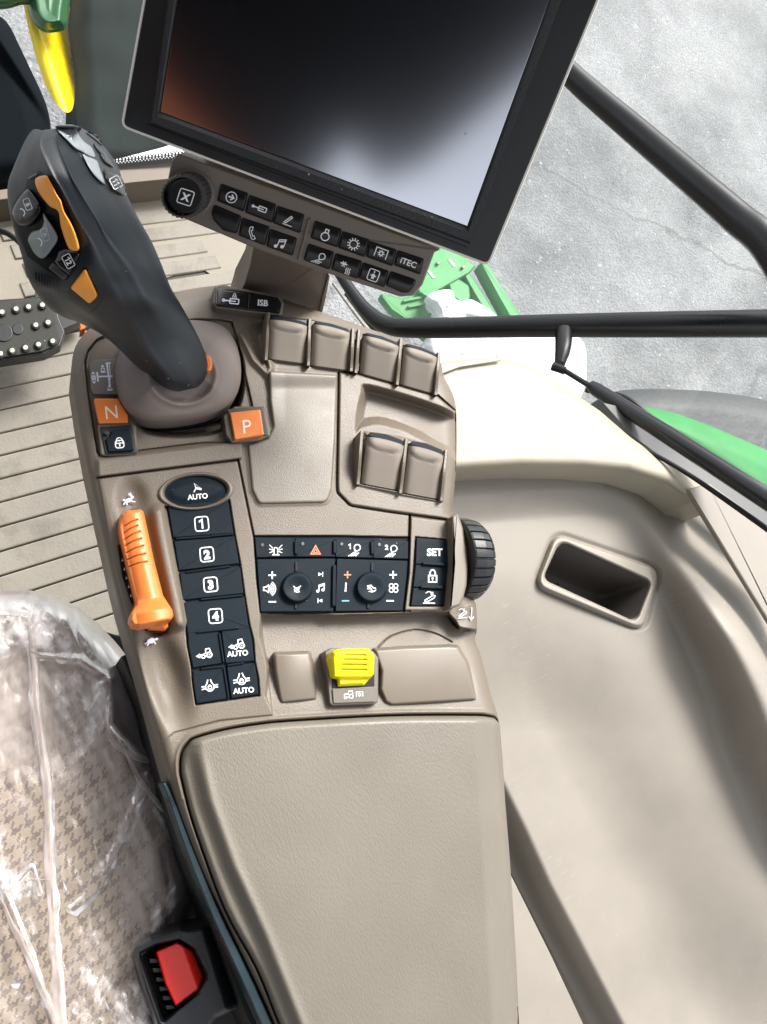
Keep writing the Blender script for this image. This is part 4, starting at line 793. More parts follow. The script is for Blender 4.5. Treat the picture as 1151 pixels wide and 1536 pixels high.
# ---------------- thumb wheel on the right flank
wc = Z3(679, 840, -.012); axd = Z3(745, 834, -.010)-Z3(690, 834, -.010); Lw = np.linalg.norm(axd); axd = axd/Lw; axd[2] = -.05; axd /= np.linalg.norm(axd)
e2 = np.cross(axd, [0, 0, 1.0]); e2 /= np.linalg.norm(e2); e3 = np.cross(e2, axd)
RW = np.linalg.norm(Z3(700, 836, .0)-Z3(700, 899, .0)); n = 336; mb = MB(); V = []
prof = [(-.12, .5), (-.11, .93)] and [(-.05, .5), (-.04, .93), (0, .985), (.06, 1.0), (.45, .99), (.72, .95), (.9, .86), (1.0, .74), (1.02, .4), (1.02, .05)]
for u, r in prof:
    for k in range(n):
        a = 2*math.pi*k/n; g_ = (k % 12); gr = (.055 if g_ < 2 else .0)*(1 if .05 < u < 1.01 else 0); rr_ = RW*(r-gr)
        V.append(wc+axd*u*Lw*.70+(e2*math.cos(a)+e3*math.sin(a))*rr_)
mb.add(V, [(i*n+k, i*n+(k+1) % n, (i+1)*n+(k+1) % n, (i+1)*n+k) for i in range(len(prof)-1) for k in range(n)], mat('wheel_rubber', (.012, .014, .016), .33, .2, 900, var=.1, specks=.4), False)
mb.build('thumb_wheel', con)
plate('wheel_cheek', rnd([(678, 774), (687, 770), (695, 793), (700.5, 822), (702, 850), (700, 878), (695, 898), (690, 908), (674, 914), (680, 845)], [2, 3, 0, 0, 0, 0, 3, 4, 2, 0]), CS, .0125, .03, TAUPED, con, r=3, rh=.002)
# ---------------- lower shelf: blank cover, yellow switch, long lid
def cush(name, q, hmax, surf=CS, m=TAUPED, r=6, parent=con, base=-.006):
    qa = np.array(q); qc = (qa.max(0)+qa.min(0))/2; qs = (qa.max(0)-qa.min(0))/2
    mb = MB(); hf(mb, q, lambda x, y, d: base+hmax*np.sqrt(np.clip(1-(1+np.clip(d, -r, 0)/r)**2, 0, 1))-.0016*((x-qc[0])/qs[0])**2-.0012*((y-qc[1])/qs[1])**2, surf, 1.2, m, skirt=.008); return mb.build(name, parent)
cush('blank_cover', rnd(Z7((113, 672), (285, 668), (300, 730), (318, 890), (150, 907), (140, 880), (120, 760)), [6, 6, 0, 5, 5, 0, 0]), .008)
cush('storage_lid', rnd(Z7((556, 655), (700, 645), (900, 638), (940, 642), (985, 720), (1026, 892), (640, 916), (610, 900), (585, 840), (590, 760)), [3, 0, 3, 6, 4, 5, 6, 5, 3, 2]), .009, r=6)
ys_ = thing if 0 else None
hs_ = plate('switch_housing', rnd(Z7((345, 672), (372, 655), (560, 668), (584, 700), (582, 895), (560, 905), (378, 912), (366, 900)), [3, 4, 4, 4, 3, 4, 4, 3]), CS, .004, .014, mat('housing_plastic', (.15, .13, .108), .4, .2, 1100), con, r=2.2, rh=.002)
plate('switch_slot', rnd(Z7((378, 700), (566, 700), (566, 832), (380, 832)), 1), CS, .0046, .001, DARK, hs_, r=.2)
mb = MB(); slab(mb, rnd(Z7((380, 836), (572, 826), (568, 893), (386, 900)), 1.2), CS, .0052, .002, mat('housing_plastic', ()), r=.6)
legend(mb, CS, .0052, *Z7((452, 862))[0], 8.0, -2, [(p[0], [(-x, y) for x, y in p[1]], *p[2:]) if p[0] == 'l' else (p[0], -p[1], *p[2:]) for p in tractor(False)][:0]+[('c', .45, .32, .38, .15), ('c', -.62, .5, .22, .13), ('l', [(-.8, .2), (-.75, -.12), (-.05, -.12), (.05, -.7), (.7, -.7), (.8, -.1)], .13), ('l', [(-.35, .5), (.05, .45)], .12)], INK)
legend(mb, CS, .0052, *Z7((500, 860))[0], 5.2, -2, [('l', [(-.9, .6), (-.9, -.7), (.95, -.7), (.95, .6)], .2), ('c', 0, .15, .36, .22)], INK); mb.build('switch_plate', hs_)
yq = rnd(Z7((372, 700), (380, 672), (400, 660), (540, 656), (566, 690), (564, 770), (548, 790), (520, 822), (402, 828), (398, 796), (378, 790)), [3, 3, 3, 3, 3, 2, 2, 2, 2, 1, 2])
def yh(x, y, d):
    h = .0075+.0050*np.sqrt(np.clip(-d/5, 0, 1))+.006*sstep(1018, 978, y)
    for k, (xa, xb, yy) in enumerate([(440, 525, 685), (432, 530, 705), (425, 528, 728), (420, 530, 750)]):
        a, b = Z7((xa, yy), (xb, yy+2)); h += groove(pld(x, y, [a, b], 6), 1.0, .0022)
    return h - .004*sstep(1014, 1020, y)
mb = MB(); hf(mb, yq, yh, CS, .7, YELLOW, skirt=.010); mb.build('yellow_switch', hs_)
# ---------------- N, P, lock keys, direction legend card
def Nz(*p): return [(120+x/8.221, 530+y/8.221) for x, y in p]
key(con, Nz((168, 556), (470, 560), (590, 760), (590, 858), (235, 868)), .0045, [(*Nz((388, 725))[0], 15.5, -6, [('t', 'N', 0, 0, 1.32, .0)], mat('cream_ink', (.95, .80, .62), .5))], m=ORANGE, r=1.8, rh=.001, name='neutral_key', rr=3)
hk = plate('key_housing', rnd(Nz((215, 895), (250, 872), (640, 862), (690, 890), (716, 1200), (700, 1252), (320, 1268), (255, 1255)), 4), CS, .004, .008, TAUPE, con, r=2.6, rh=.002)
key(hk, Nz((248, 905), (640, 878), (712, 1228), (318, 1250)), .0052, (), m=BLACK, r=1, name='key_frame', rr=3)
key(hk, Nz((395, 945), (610, 930), (668, 1195), (355, 1215), (318, 1045), (372, 1025)), .0072, [(*Nz((487, 1090))[0], 10.2, -5, [('b', 0, .35, .62, .55, .4, .16), ('a', 0, -.15, .45, 180, 360, .14), ('l', [(-.5, .2), (.5, .2)], .14), ('l', [(0, .3), (0, .62)], .22), ('d', 0, -.15, .12), ('l', [(-.48, -.1), (-.5, .3)], .14), ('l', [(.48, -.1), (.5, .3)], .14)], INK)], m=KEY, r=1.2, name='lock_key', rr=2)
plate('indicator', circ(*Nz((325, 978))[0], 3.2), CS, .0075, .002, mat('indicator_lens', ()), hk, r=.8)
pc = rnd(Z4((655, 545), (700, 508), (820, 508), (845, 600), (845, 625), (800, 645), (690, 655), (665, 620)), 3)
hk = plate('key_housing', pc, CS, .0055, .012, TAUPE, con, r=2.2, rh=.002)
key(hk, Z4((672, 518), (818, 508), (838, 622), (700, 645)), .0068, (), m=mat('grey_frame', (.06, .055, .05), .4), r=1, name='key_frame', rr=2)
key(hk, Z4((682, 532), (805, 520), (820, 622), (702, 642)), .0092, [(*Z4((752, 588))[0], 15.5, -5, [('t', 'P', 0, 0, 1.35, .0)], mat('cream_ink', ()))], m=ORANGE, r=1.8, rh=.0012, name='park_key', rr=2.5)
mb = MB(); slab(mb, rnd(Nz((118, 130), (165, 85), (470, 70), (470, 505), (165, 500), (135, 440)), [5, 5, 1, 1, 4, 4]), CS, .0006, .002, mat('legend_card', (.17, .155, .14), .35), r=.5)
cx = Nz((300, 290))[0]
legend(mb, CS, .0006, cx[0], cx[1], 10, -6, [('l', [(-1.0, -.15), (1.15, -.0)], .22), ('l', [(-1.0, -.75), (-1.0, .5)], .24), ('l', [(.6, -2), (.7, 1.6)], .26), ('l', [(.95, -2), (.95, .1), (.35, 1.9)], .10), ('l', [(.45, -2.0), (1.1, -2.0)], .2), ('l', [(.35, 2.0), (.95, 2.0)], .25),
    ('f', [(-1.6, -1.0), (-1.3, -.6), (-1.9, -.6)]), ('f', [(-1.6, .9), (-1.3, .5), (-1.9, .5)]), ('c', -1.6, -.05, .28, .14), ('l', [(-1.85, -.4), (-1.35, .35)], .12), ('l', [(-1.35, -.4), (-1.85, .35)], .12), ('f', [(-.1, -1.9), (.2, -1.5), (-.4, -1.5)]), ('c', -.1, -1.1, .26, .14), ('l', [(-.4, -.75), (.25, -.7)], .16)], INKD)
mb.build('direction_card', con)
# ---------------- gaiter under the joystick
boot = cr([(173, 569), (174, 543), (184, 515), (204, 496), (240, 484), (292, 480), (333, 488), (352, 510), (361, 543), (360, 577), (347, 605), (318, 622), (270, 632), (225, 633), (196, 622), (180, 602)], 5)
def bh(x, y, d):
    t_ = np.clip(-d/26, 0, 1); h = .018*np.sqrt(np.clip(1-(1-t_)**2, 0, 1))+.016*sstep(-12, -60, d)
    r_ = np.hypot((x-275)/48, (y-562)/42); h -= .012*np.exp(-r_**4)
    h += .003*np.exp(-((r_-1.05)/.13)**2)
    return h
mb = MB(); hf(mb, boot, bh, level(.0), 1.3, BOOT, skirt=.010); mb.build('gaiter', con)
plate('gaiter_gap_shade', offs(boot, -11), level(-.0185), 0, .004, DARK, con, r=2)  # black plate standing in for the shaded gap beneath the gaiter
plate('release_collar', circ(309, 541, 9, 17, -18), level(.030), 0, .008, ORANGE, con, r=3, rh=.003)
plate('tab', [(121, 474), (129, 478), (128, 492), (120, 496)], level(-.01), 0, .01, ORANGE, con, r=1)
# ---------------- small two-key display strip
dq = rnd(Z3B((240, 545), (262, 538), (478, 578), (492, 600), (486, 642), (470, 640), (245, 612), (236, 600)), 2)
plate('strip_bezel', offs(dq, -3.2), CS, .0075, .02, TAUPE, con, r=2.2, rh=.002)
st = plate('strip', dq, CS, .0082, .004, GLOSSK, con, r=1.2)
key(st, Z3B((246, 548), (364, 562), (358, 622), (246, 606)), .0094, [(*Z3B((302, 592))[0], 12, 6, CYL[:]+[], INK), (*Z3B((312, 573))[0], 4.2, 6, LOCK, INK)], m=GLOSSK, name='hydraulic_key')
key(st, Z3B((368, 562), (482, 584), (480, 634), (362, 624)), .0094, [(*Z3B((421, 599))[0], 9.5, 5, [('t', 'ISB', 0, 0, .95, .03)], INK)], m=GLOSSK, name='isb_key')
plate('rear_cover', rnd([(408, 474), (470, 480), (540, 500), (540, 512), (410, 490)], 2), CS, .012, .03, BLACK, con, r=1.5)

# ============================================================ monitor
def monplane(o, dist, vd, ha):    # plane holding screen-down direction vd and the bottom edge a-b
    dn = np.array([(vd[0]-W/2)/F, (H/2-vd[1])/F, -1]); dn /= np.linalg.norm(dn)
    ra = np.array([(ha[0][0]-W/2)/F, (H/2-ha[0][1])/F, -1]); rb = np.array([(ha[1][0]-W/2)/F, (H/2-ha[1][1])/F, -1])
    k = -(rb@dn)/(ra@dn); hd = ra*k+rb; hd /= np.linalg.norm(hd)
    n_ = np.cross(hd, dn); n_ = n_ if n_[2] > 0 else -n_
    return Plane(D3(*o, dist), R@n_)
MP = monplane((450, 290), .47, (-200, 2700), ((180, 190), (736, 400)))
mon = thing('touchscreen_monitor', 'black framed touchscreen monitor on a taupe stalk with two rows of glossy keys', 'monitor', MP.pt(430, 430, -.05))
out = [(181, 190), (734, 399.5), (928, -70), (268, -300)]; out = rnd(out, [15, 12, 15, 15], 8)
plate('rim', out, MP, .0002, .028, RIM, mon, r=.8, rh=.0008)
o2 = [tuple(p) for p in offs(np.array(dedupe(out)), 3.6)]
bz = plate('bezel', o2, MP, .0012, .006, BEZ, mon, r=1.2, rh=.0008)
sc_out = [(229, 181), (703, 353), (864, -70), (300, -290)]; scr = [(241, 167), (701, 338.5), (846, -60), (310, -270)]
SB = mat('screen_bezel_plastic', (.022, .023, .024), .5, .9, 700, var=.2, specks=.48)
def ringslab(mb, A, B, surf, h0, h1, m):      # frame between two outlines with the same number of corners
    n = len(A); a, b = np.array(A, float), np.array(B, float); mid = a*.35+b*.65
    V = np.concatenate([surf.pt(*a.T, h0), surf.pt(*(a*.86+b*.14).T, h1), surf.pt(*mid.T, h1), surf.pt(*b.T, h0)])
    mb.add(V, [(k*n+i, k*n+(i+1) % n, (k+1)*n+(i+1) % n, (k+1)*n+i) for k in range(3) for i in range(n)], m, False)
mb = MB(); ringslab(mb, [(225, 186), (706, 366), (872, -80), (296, -300)], scr, MP, .0012, .0042, SB); mb.build('screen_frame', mon)
SCR = mat('screen_glass', (.66, .68, .74), .13, metal=1, specks=.5)
plate('screen', scr, MP, .0021, .001, SCR, mon, r=.1)
plate('slot_cover', rnd([(215, 190), (700, 377), (702, 371), (217, 184)], 1), MP, .0018, .001, BLACK, mon, r=.3)
# key bar under the screen
BP = Plane(MP.o-MP.n*.012, MP.n)
bar = rnd([(268, 230), (662, 374), (652, 378), (634, 427), (620, 443), (601, 445), (449, 396), (380, 371), (292, 334), (266, 323), (251, 302), (250, 279), (258, 240)], [4, 4, 3, 5, 8, 6, 0, 0, 3, 8, 8, 5, 6])
kbm = plate('key_bar', bar, BP, 0, .02, mat('bar_taupe', (.18, .152, .125), .42, .2, 1200, var=.05), mon, r=3, rh=.002)
GK = mat('key_gloss', (.009, .009, .0095), .3, .1, 1500, var=.1, specks=.42)
def bkey(q, c=None, s=8, L=None, rr=2):
    q = [tuple(p) for p in offs(np.array(Z3B(*q)), -.2)]
    plate('key_well', rnd([tuple(p) for p in offs(np.array(q), -1.2)], rr+1), BP, .0003, .002, DARK, kbm, r=.2)
    mb = MB(); P_ = rnd(q, rr); cy0 = np.mean([p[1]-.35*p[0] for p in q]); hh = (max(p[1]-.35*p[0] for p in q)-min(p[1]-.35*p[0] for p in q))/2
    hf(mb, P_, lambda x, y, d: .0028-.0016*np.clip(((y-.35*x-cy0)/hh), -1, 1)**2+roundedge(d, 2, .001), BP, .7, GK, skirt=.004)
    if L: cc = Z3B(c)[0]; legend(mb, BP, .0030, cc[0], cc[1], s, 20, L, INK)
    mb.build('key', kbm)
bkey([(262, 145), (360, 180), (345, 245), (248, 205)], (300, 194), 9, ARROWC); bkey([(370, 188), (468, 222), (455, 288), (355, 250)], (411, 237), 11, CYL); bkey([(478, 230), (577, 262), (560, 328), (462, 290)], (517, 282), 9.5, IMPL)
bkey([(235, 225), (335, 268), (318, 330), (270, 318), (235, 280), (227, 255)], rr=3); bkey([(343, 275), (442, 308), (427, 375), (330, 338)], (380, 330), 9, PHONE); bkey([(450, 318), (548, 352), (533, 415), (437, 380)], (487, 370), 9, NOTE)
bkey([(622, 287), (720, 318), (705, 383), (607, 348)], (662, 338), 11, BOT); bkey([(728, 327), (826, 358), (810, 420), (713, 385)], (769, 374), 9.5, GEAR); bkey([(832, 365), (930, 397), (916, 455), (820, 420)], (875, 408), 9.5, PTO); bkey([(940, 400), (1035, 432), (1022, 487), (927, 452)], (980, 445), 9.5, [('t', 'iTEC', 0, 0, .95, .02)])
bkey([(597, 375), (690, 405), (675, 468), (580, 432)], (636, 425), 9.5, LAMP('')); bkey([(702, 412), (798, 440), (782, 503), (686, 468)], (738, 462), 10, SNOWI); bkey([(807, 447), (900, 478), (885, 535), (790, 502)], (845, 493), 10, ARROWB); bkey([(912, 480), (1005, 512), (1000, 530), (980, 556), (955, 556), (895, 530)], rr=3)
a, b = Z3B((600, 275), (558, 435)); plate('bar_rib', rnd([(a[0]-2, a[1]), (a[0]+2, a[1]+1), (b[0]+2, b[1]+1), (b[0]-2, b[1])], 1.5), BP, .0022, .003, mat('bar_taupe', ()), kbm, r=1.2, rh=.0015)
kx, ky = 284, 290; 
plate('knob_ring', circ(kx+1.5, ky-1, 37, 35, 15), BP, .0015, .003, mat('bar_taupe', ()), kbm, r=2.5, rh=.0015)
mb = MB(); n = 180; V = []; kn = circ(kx, ky, 34, 33.5, 15, n)
def kr(f_, h): return np.array([BP.pt(kx+(x-kx)*f_[i], ky+(y-ky)*f_[i], h) for i, (x, y) in enumerate(kn)])
tooth = np.array([1-.035*(k % 6 < 3) for k in range(n)]); one = np.ones(n)
base = BP.pt(*np.array(kn).T, .0015)
rings = [kr(tooth, .001), None, None, None]
top = kr(tooth, .001)+BP.n*.011; rings = [kr(tooth, .001), top, kr(tooth*.93, .001)+BP.n*.0135, kr(one*.84, .001)+BP.n*.0135, kr(one*.83, .001)+BP.n*.0125]
V = np.concatenate(rings); mb.add(V, [(k*n+i, k*n+(i+1) % n, (k+1)*n+(i+1) % n, (k+1)*n+i) for k in range(4) for i in range(n)], mat('knob_rubber', (.05, .048, .046), .45, .2, 1200, specks=.5), False)
knob = mb.build('knob', kbm)
plate('knob_cap', circ(277.7, 294.3, 26.5, 26, 15), Plane(BP.o+BP.n*.0145, BP.n), 0, .003, mat('knob_cap_plastic', (.005, .005, .006), .32, specks=.42), kbm, r=2, rh=.001) if 0 else None
mb = MB(); KP = Plane(BP.o+BP.n*.014, BP.n); slab(mb, circ(277.7, 294.3, 26.8, 26.2, 15), KP, .001, .004, mat('knob_cap_plastic', (.005, .005, .006), .32, specks=.42), r=2, rh=.001)
legend(mb, KP, .001, 278.5, 295.5, 11.5, 18, [('b', 0, 0, .95, .95, .28, .13), ('t', 'X', 0, 0, .95, .05)], INK); mb.build('knob_cap', kbm)
SP = plane3((375, 390, .56), (490, 400, .57), (420, 470, .66))
plate('stalk', rnd([(382, 355), (375, 395), (366, 425), (352, 450), (340, 490), (470, 510), (479, 474), (486, 445), (493, 412), (500, 380)], 2), SP, 0, .03, BROWN, mon, r=2.5, rh=.003)
plate('stalk_lip', [(493, 412), (495, 414), (489, 446), (481, 478), (477, 478), (484, 445)], SP, .003, .003, TAUPE, mon, r=.8)
plate('mount_plate', [(300, 240), (640, 362), (650, 280), (350, 170)], Plane(MP.o-MP.n*.034, MP.n), 0, .02, BROWN, mon, r=2)
# ============================================================ joystick
joy = thing('joystick', 'black ergonomic joystick with orange and grey thumb buttons rising from a taupe gaiter', 'joystick', Z3(280, 570, .02))
ST = [  # left silhouette, left ridge, right ridge, right silhouette; heights of ridge and of silhouettes
    ((62, 196), (68, 194), (90, 192), (108, 194), .128, .112), ((50, 196), (62, 200), (90, 196), (124, 193), .137, .105),
    ((38, 214), (59, 222), (88, 210), (150, 212), .145, .097), ((22, 250), (72, 256), (108, 258), (176, 248), .146, .092), ((11, 284), (88, 284), (126, 292), (190, 291), .142, .088),
    ((17, 330), (108, 325), (150, 332), (207, 326), .134, .084), ((31, 378), (126, 362), (172, 365), (229, 366), .125, .080), ((48, 428), (140, 400), (198, 398), (243, 400), .115, .075),
    ((84, 446), (155, 425), (212, 425), (257, 434), .106, .070), ((124, 470), (172, 452), (226, 452), (271, 457), .097, .063), ((158, 497), (192, 484), (241, 478), (289, 488), .082, .052),
    ((196, 536), (216, 524), (262, 512), (306, 524), .064, .040), ((228, 566), (244, 558), (280, 548), (312, 549), .050, .030), ((250, 582), (260, 577), (287, 571), (308, 568), .040, .024), ((266, 587), (272, 585), (288, 583), (298, 580), .030, .020)]
def loft(stations, mat_, n_long=5, n_round=4):
    C = []
    for si, (L, A_, B_, R_, zr, zs) in enumerate(stations):
        g_ = .16 if si < 6 else .33
        w = math.hypot(L[0]-R_[0], L[1]-R_[1])*.00042
        c = [Z3(*L, zs), Z3((L[0]*.72+A_[0]*.28), (L[1]*.72+A_[1]*.28), zs+(zr-zs)*.40), Z3(*A_, zr), Z3(A_[0]*(1-g_)+B_[0]*g_, A_[1]*(1-g_)+B_[1]*g_, zr+.0015), Z3(A_[0]*g_+B_[0]*(1-g_), A_[1]*g_+B_[1]*(1-g_), zr+.0015), Z3(*B_, zr), Z3((B_[0]*.4+R_[0]*.6), (B_[1]*.4+R_[1]*.6), zs+(zr-zs)*.55), Z3(*R_, zs)]
        l, r = c[0], c[-1]; dn = np.array([.1, .0, -1.0])
        c += [r*.85+l*.15+dn*w*.42, r*.5+l*.5+dn*w*.55, r*.15+l*.85+dn*w*.42]; C.append(c)
    C = np.array(C)                                   # stations x ring x 3
    def crs(Pt, n, closed):
        out = []; N = len(Pt)
        for i in range(N if closed else N-1):
            a = Pt[i-1] if (closed or i) else Pt[0]; b = Pt[i]; c = Pt[(i+1) % N]; d = Pt[(i+2) % N] if closed else Pt[min(i+2, N-1)]
            for k in range(n):
                t_ = k/n; out.append(.5*((2*b)+(c-a)*t_+(2*a-5*b+4*c-d)*t_*t_+(3*b-a-3*c+d)*t_**3))
        if not closed: out.append(Pt[-1])
        return np.array(out)
    G = crs(C, n_long, False); G = np.array([crs(r, n_round, True) for r in G]); G = G
    m_, n_ = G.shape[:2]; mb = MB()
    mb.add(G.reshape(-1, 3), [(i*n_+k, i*n_+(k+1) % n_, (i+1)*n_+(k+1) % n_, (i+1)*n_+k) for i in range(m_-1) for k in range(n_)]+[tuple(range(n_)), tuple((m_-1)*n_+k for k in range(n_))], mat_, True)
    return mb
grip = loft(ST, GRIP).build('grip', joy); OJ = Over(grip)
ZJ = ZC(0, 170, 4.955)
def jp(name, q, h, m, r=1.5, rh=.0012, thick=.003, parent=joy, res=1.2, dome=.0, legs=(), sm=True):
    q = cr(q, 4) if sm == 'c' else (rnd(q, 2) if sm is True else q)
    mb = MB(); w_ = r
    hf(mb, q, lambda x, y, d: h-rh+rh*np.sqrt(np.clip(1-(1+np.clip(d, -w_, 0)/w_)**2, 0, 1))+dome*np.sqrt(np.clip(-d/12, 0, 1)), OJ, res, m, skirt=thick)
    for L in legs:
        legend(mb, OJ, h+dome*.9+.0003, *L)
    return mb.build(name, parent)
rec = rnd(ZJ((205, 470), (275, 420), (300, 432), (335, 470), (410, 560), (520, 740), (590, 960), (602, 1040), (560, 1150), (505, 1235), (470, 1240), (330, 1160), (200, 1060), (130, 900), (82, 760), (85, 690), (130, 610), (180, 560)), [4, 5, 4, 3, 0, 0, 4, 6, 4, 3, 5, 8, 8, 8, 6, 6, 6, 4])
jp('button_well', rec, .0009, mat('well_black', (.003, .0033, .0036), .4, spec=.15), r=1.5, rh=.0006, thick=.002)
jp('thumb_rocker', sm='c', q=ZJ((262, 490), (300, 465), (345, 462), (365, 490), (430, 610), (455, 650), (480, 730), (545, 850), (590, 1000), (545, 1022), (510, 1000), (480, 930), (450, 830), (440, 750), (420, 715), (370, 690), (310, 620), (270, 550)), h=.0065, m=ORANGE2, dome=.0022, r=3, rh=.002, thick=.006,
   legs=[(*ZJ((340, 590))[0], 5.5, 62, [('a', 0, 0, .8, 180, 380, .12), ('l', [(-.8, .2), (-.3, .6)], .12)], mat('faint_ink', (.95, .5, .25), .5)), (*ZJ((480, 830))[0], 5, 75, [('a', 0, 0, .8, 180, 380, .12)], mat('faint_ink', ()))])
jp('upper_button', sm='c', q=ZJ((130, 640), (200, 560), (250, 600), (310, 700), (270, 790), (200, 840), (130, 820), (90, 740)), h=.004, m=GLOSSK, dome=.003, r=4, rh=.003, thick=.004, legs=[(*ZJ((205, 675))[0], 7.5, 70, [('b', 0, 0, 1.15, .62, .3, .13), ('t', 'B', .1, 0, .8, .03)], INK), (*ZJ((165, 735))[0], 7.0, 70, [('a', 0, .4, .9, 200, 330, .24)], INK)])
jp('grey_paddle', sm='c', q=ZJ((320, 745), (350, 780), (430, 915), (385, 1010), (320, 1078), (260, 1045), (225, 985), (208, 935), (240, 880), (300, 860), (325, 810)), h=.0052, m=GREYB, dome=.0022, r=3, rh=.002, thick=.005, legs=[(*ZJ((335, 900))[0], 8.5, 72, [('b', 0, 0, 1.1, .6, .3, .08), ('t', 'A', .0, .0, .7, .02)], INKD), (*ZJ((292, 957))[0], 7.5, 72, [('a', 0, .4, .9, 205, 330, .22)], INK)])
jp('lower_button', ZJ((430, 1020), (480, 1000), (570, 1020), (598, 1050), (560, 1130), (515, 1205), (440, 1150), (400, 1100), (420, 1060)), .004, GLOSSK, dome=.002, r=3, rh=.002, thick=.004, legs=[(*ZJ((508, 1098))[0], 8.5, 62, [('b', 0, 0, 1.2, .75, .3, .13), ('1', -.35, 0, .95), ('t', '2', .32, 0, .95, .04)], INK)])
jp('button_shoulder', ZJ((205, 478), (270, 440), (285, 455), (215, 495)), .003, mat('shoulder_plastic', (.04, .045, .05), .35), r=2)
jp('ledge', ZJ((395, 1105), (500, 1200), (495, 1225), (470, 1235), (360, 1150)), .003, mat('shoulder_plastic', ()), r=2)
for k in range(9):
    a, b = np.array(ZJ((252+k*23, 1178+k*7), (262+k*20, 1238+k*15))); jp('grip_rib', [tuple(a), tuple(a+[1.6, .6]), tuple(b+[1.6, .6]), tuple(b)], .0012, GRIP, r=.9, rh=.0008, thick=.001, sm=False, res=.9)
jp('lower_button_frame', ZJ((500, 1330), (620, 1150), (660, 1165), (770, 1350), (755, 1410), (680, 1480), (640, 1480), (515, 1400)), .0006, BLACK, r=1.5, rh=.0005, thick=.002)
jp('orange_button', ZJ((528, 1288), (622, 1160), (640, 1160), (724, 1345), (715, 1370), (672, 1410), (655, 1408), (532, 1305)), .0032, ORANGE2, dome=.001, r=3, rh=.002, legs=[(*ZJ((640, 1320))[0], 6.5, 35, [('c', .7, .0, .35, .12), ('l', [(-1, -.2), (-.2, -.3), (.1, .2), (-.6, .4)], .12)], mat('faint_ink', ()))])
jp('front_well', ZJ((405, 92), (450, 85), (560, 88), (640, 120), (720, 160), (790, 270), (880, 430), (945, 590), (930, 618), (850, 590), (780, 530), (730, 490), (640, 370), (580, 290), (480, 200)), .0008, mat('well_grey', (.05, .056, .06), .35), r=1.5, rh=.0005, thick=.002)
jp('front_rocker', sm='c', q=ZJ((420, 92), (460, 84), (555, 88), (575, 130), (600, 180), (640, 220), (680, 250), (708, 310), (695, 328), (640, 305), (610, 285), (560, 260), (500, 200), (440, 140)), h=.0050, m=GREYL, dome=.0016, r=3, rh=.002, legs=[(*ZJ((520, 150))[0], 7.5, 40, [('l', [(-.9, -.1), (-.3, -.35)], .22), ('l', [(-.2, .6), (.5, .2), (.9, .7)], .2)], INK)])
jp('front_paddle', sm='c', q=ZJ((612, 305), (650, 318), (720, 350), (740, 400), (775, 500), (772, 525), (720, 480), (670, 420)), h=.0044, m=GREYL, dome=.0012, r=3, rh=.002, thick=.004)
for q in ([(640, 140), (700, 160), (745, 210), (760, 240), (700, 190)], [(700, 220), (770, 280), (800, 340), (770, 320), (720, 270)], [(745, 290), (800, 330), (850, 400), (800, 380), (760, 340)]):
    jp('side_switch', sm='c', q=ZJ(*q), h=.004, m=mat('switch_chrome_black', (.03, .032, .034), .12), dome=.001, r=2, rh=.002)
jp('side_button', sm='c', q=ZJ((770, 420), (830, 440), (900, 470), (942, 585), (925, 610), (850, 580), (800, 520)), h=.0035, m=GLOSSK, dome=.002, r=3, rh=.002, legs=[(*ZJ((862, 512))[0], 9.3, 62, [('b', 0, 0, .95, .75, .3, .16), ('1', -.3, 0, .85), ('1', .3, 0, .85)], INK)])
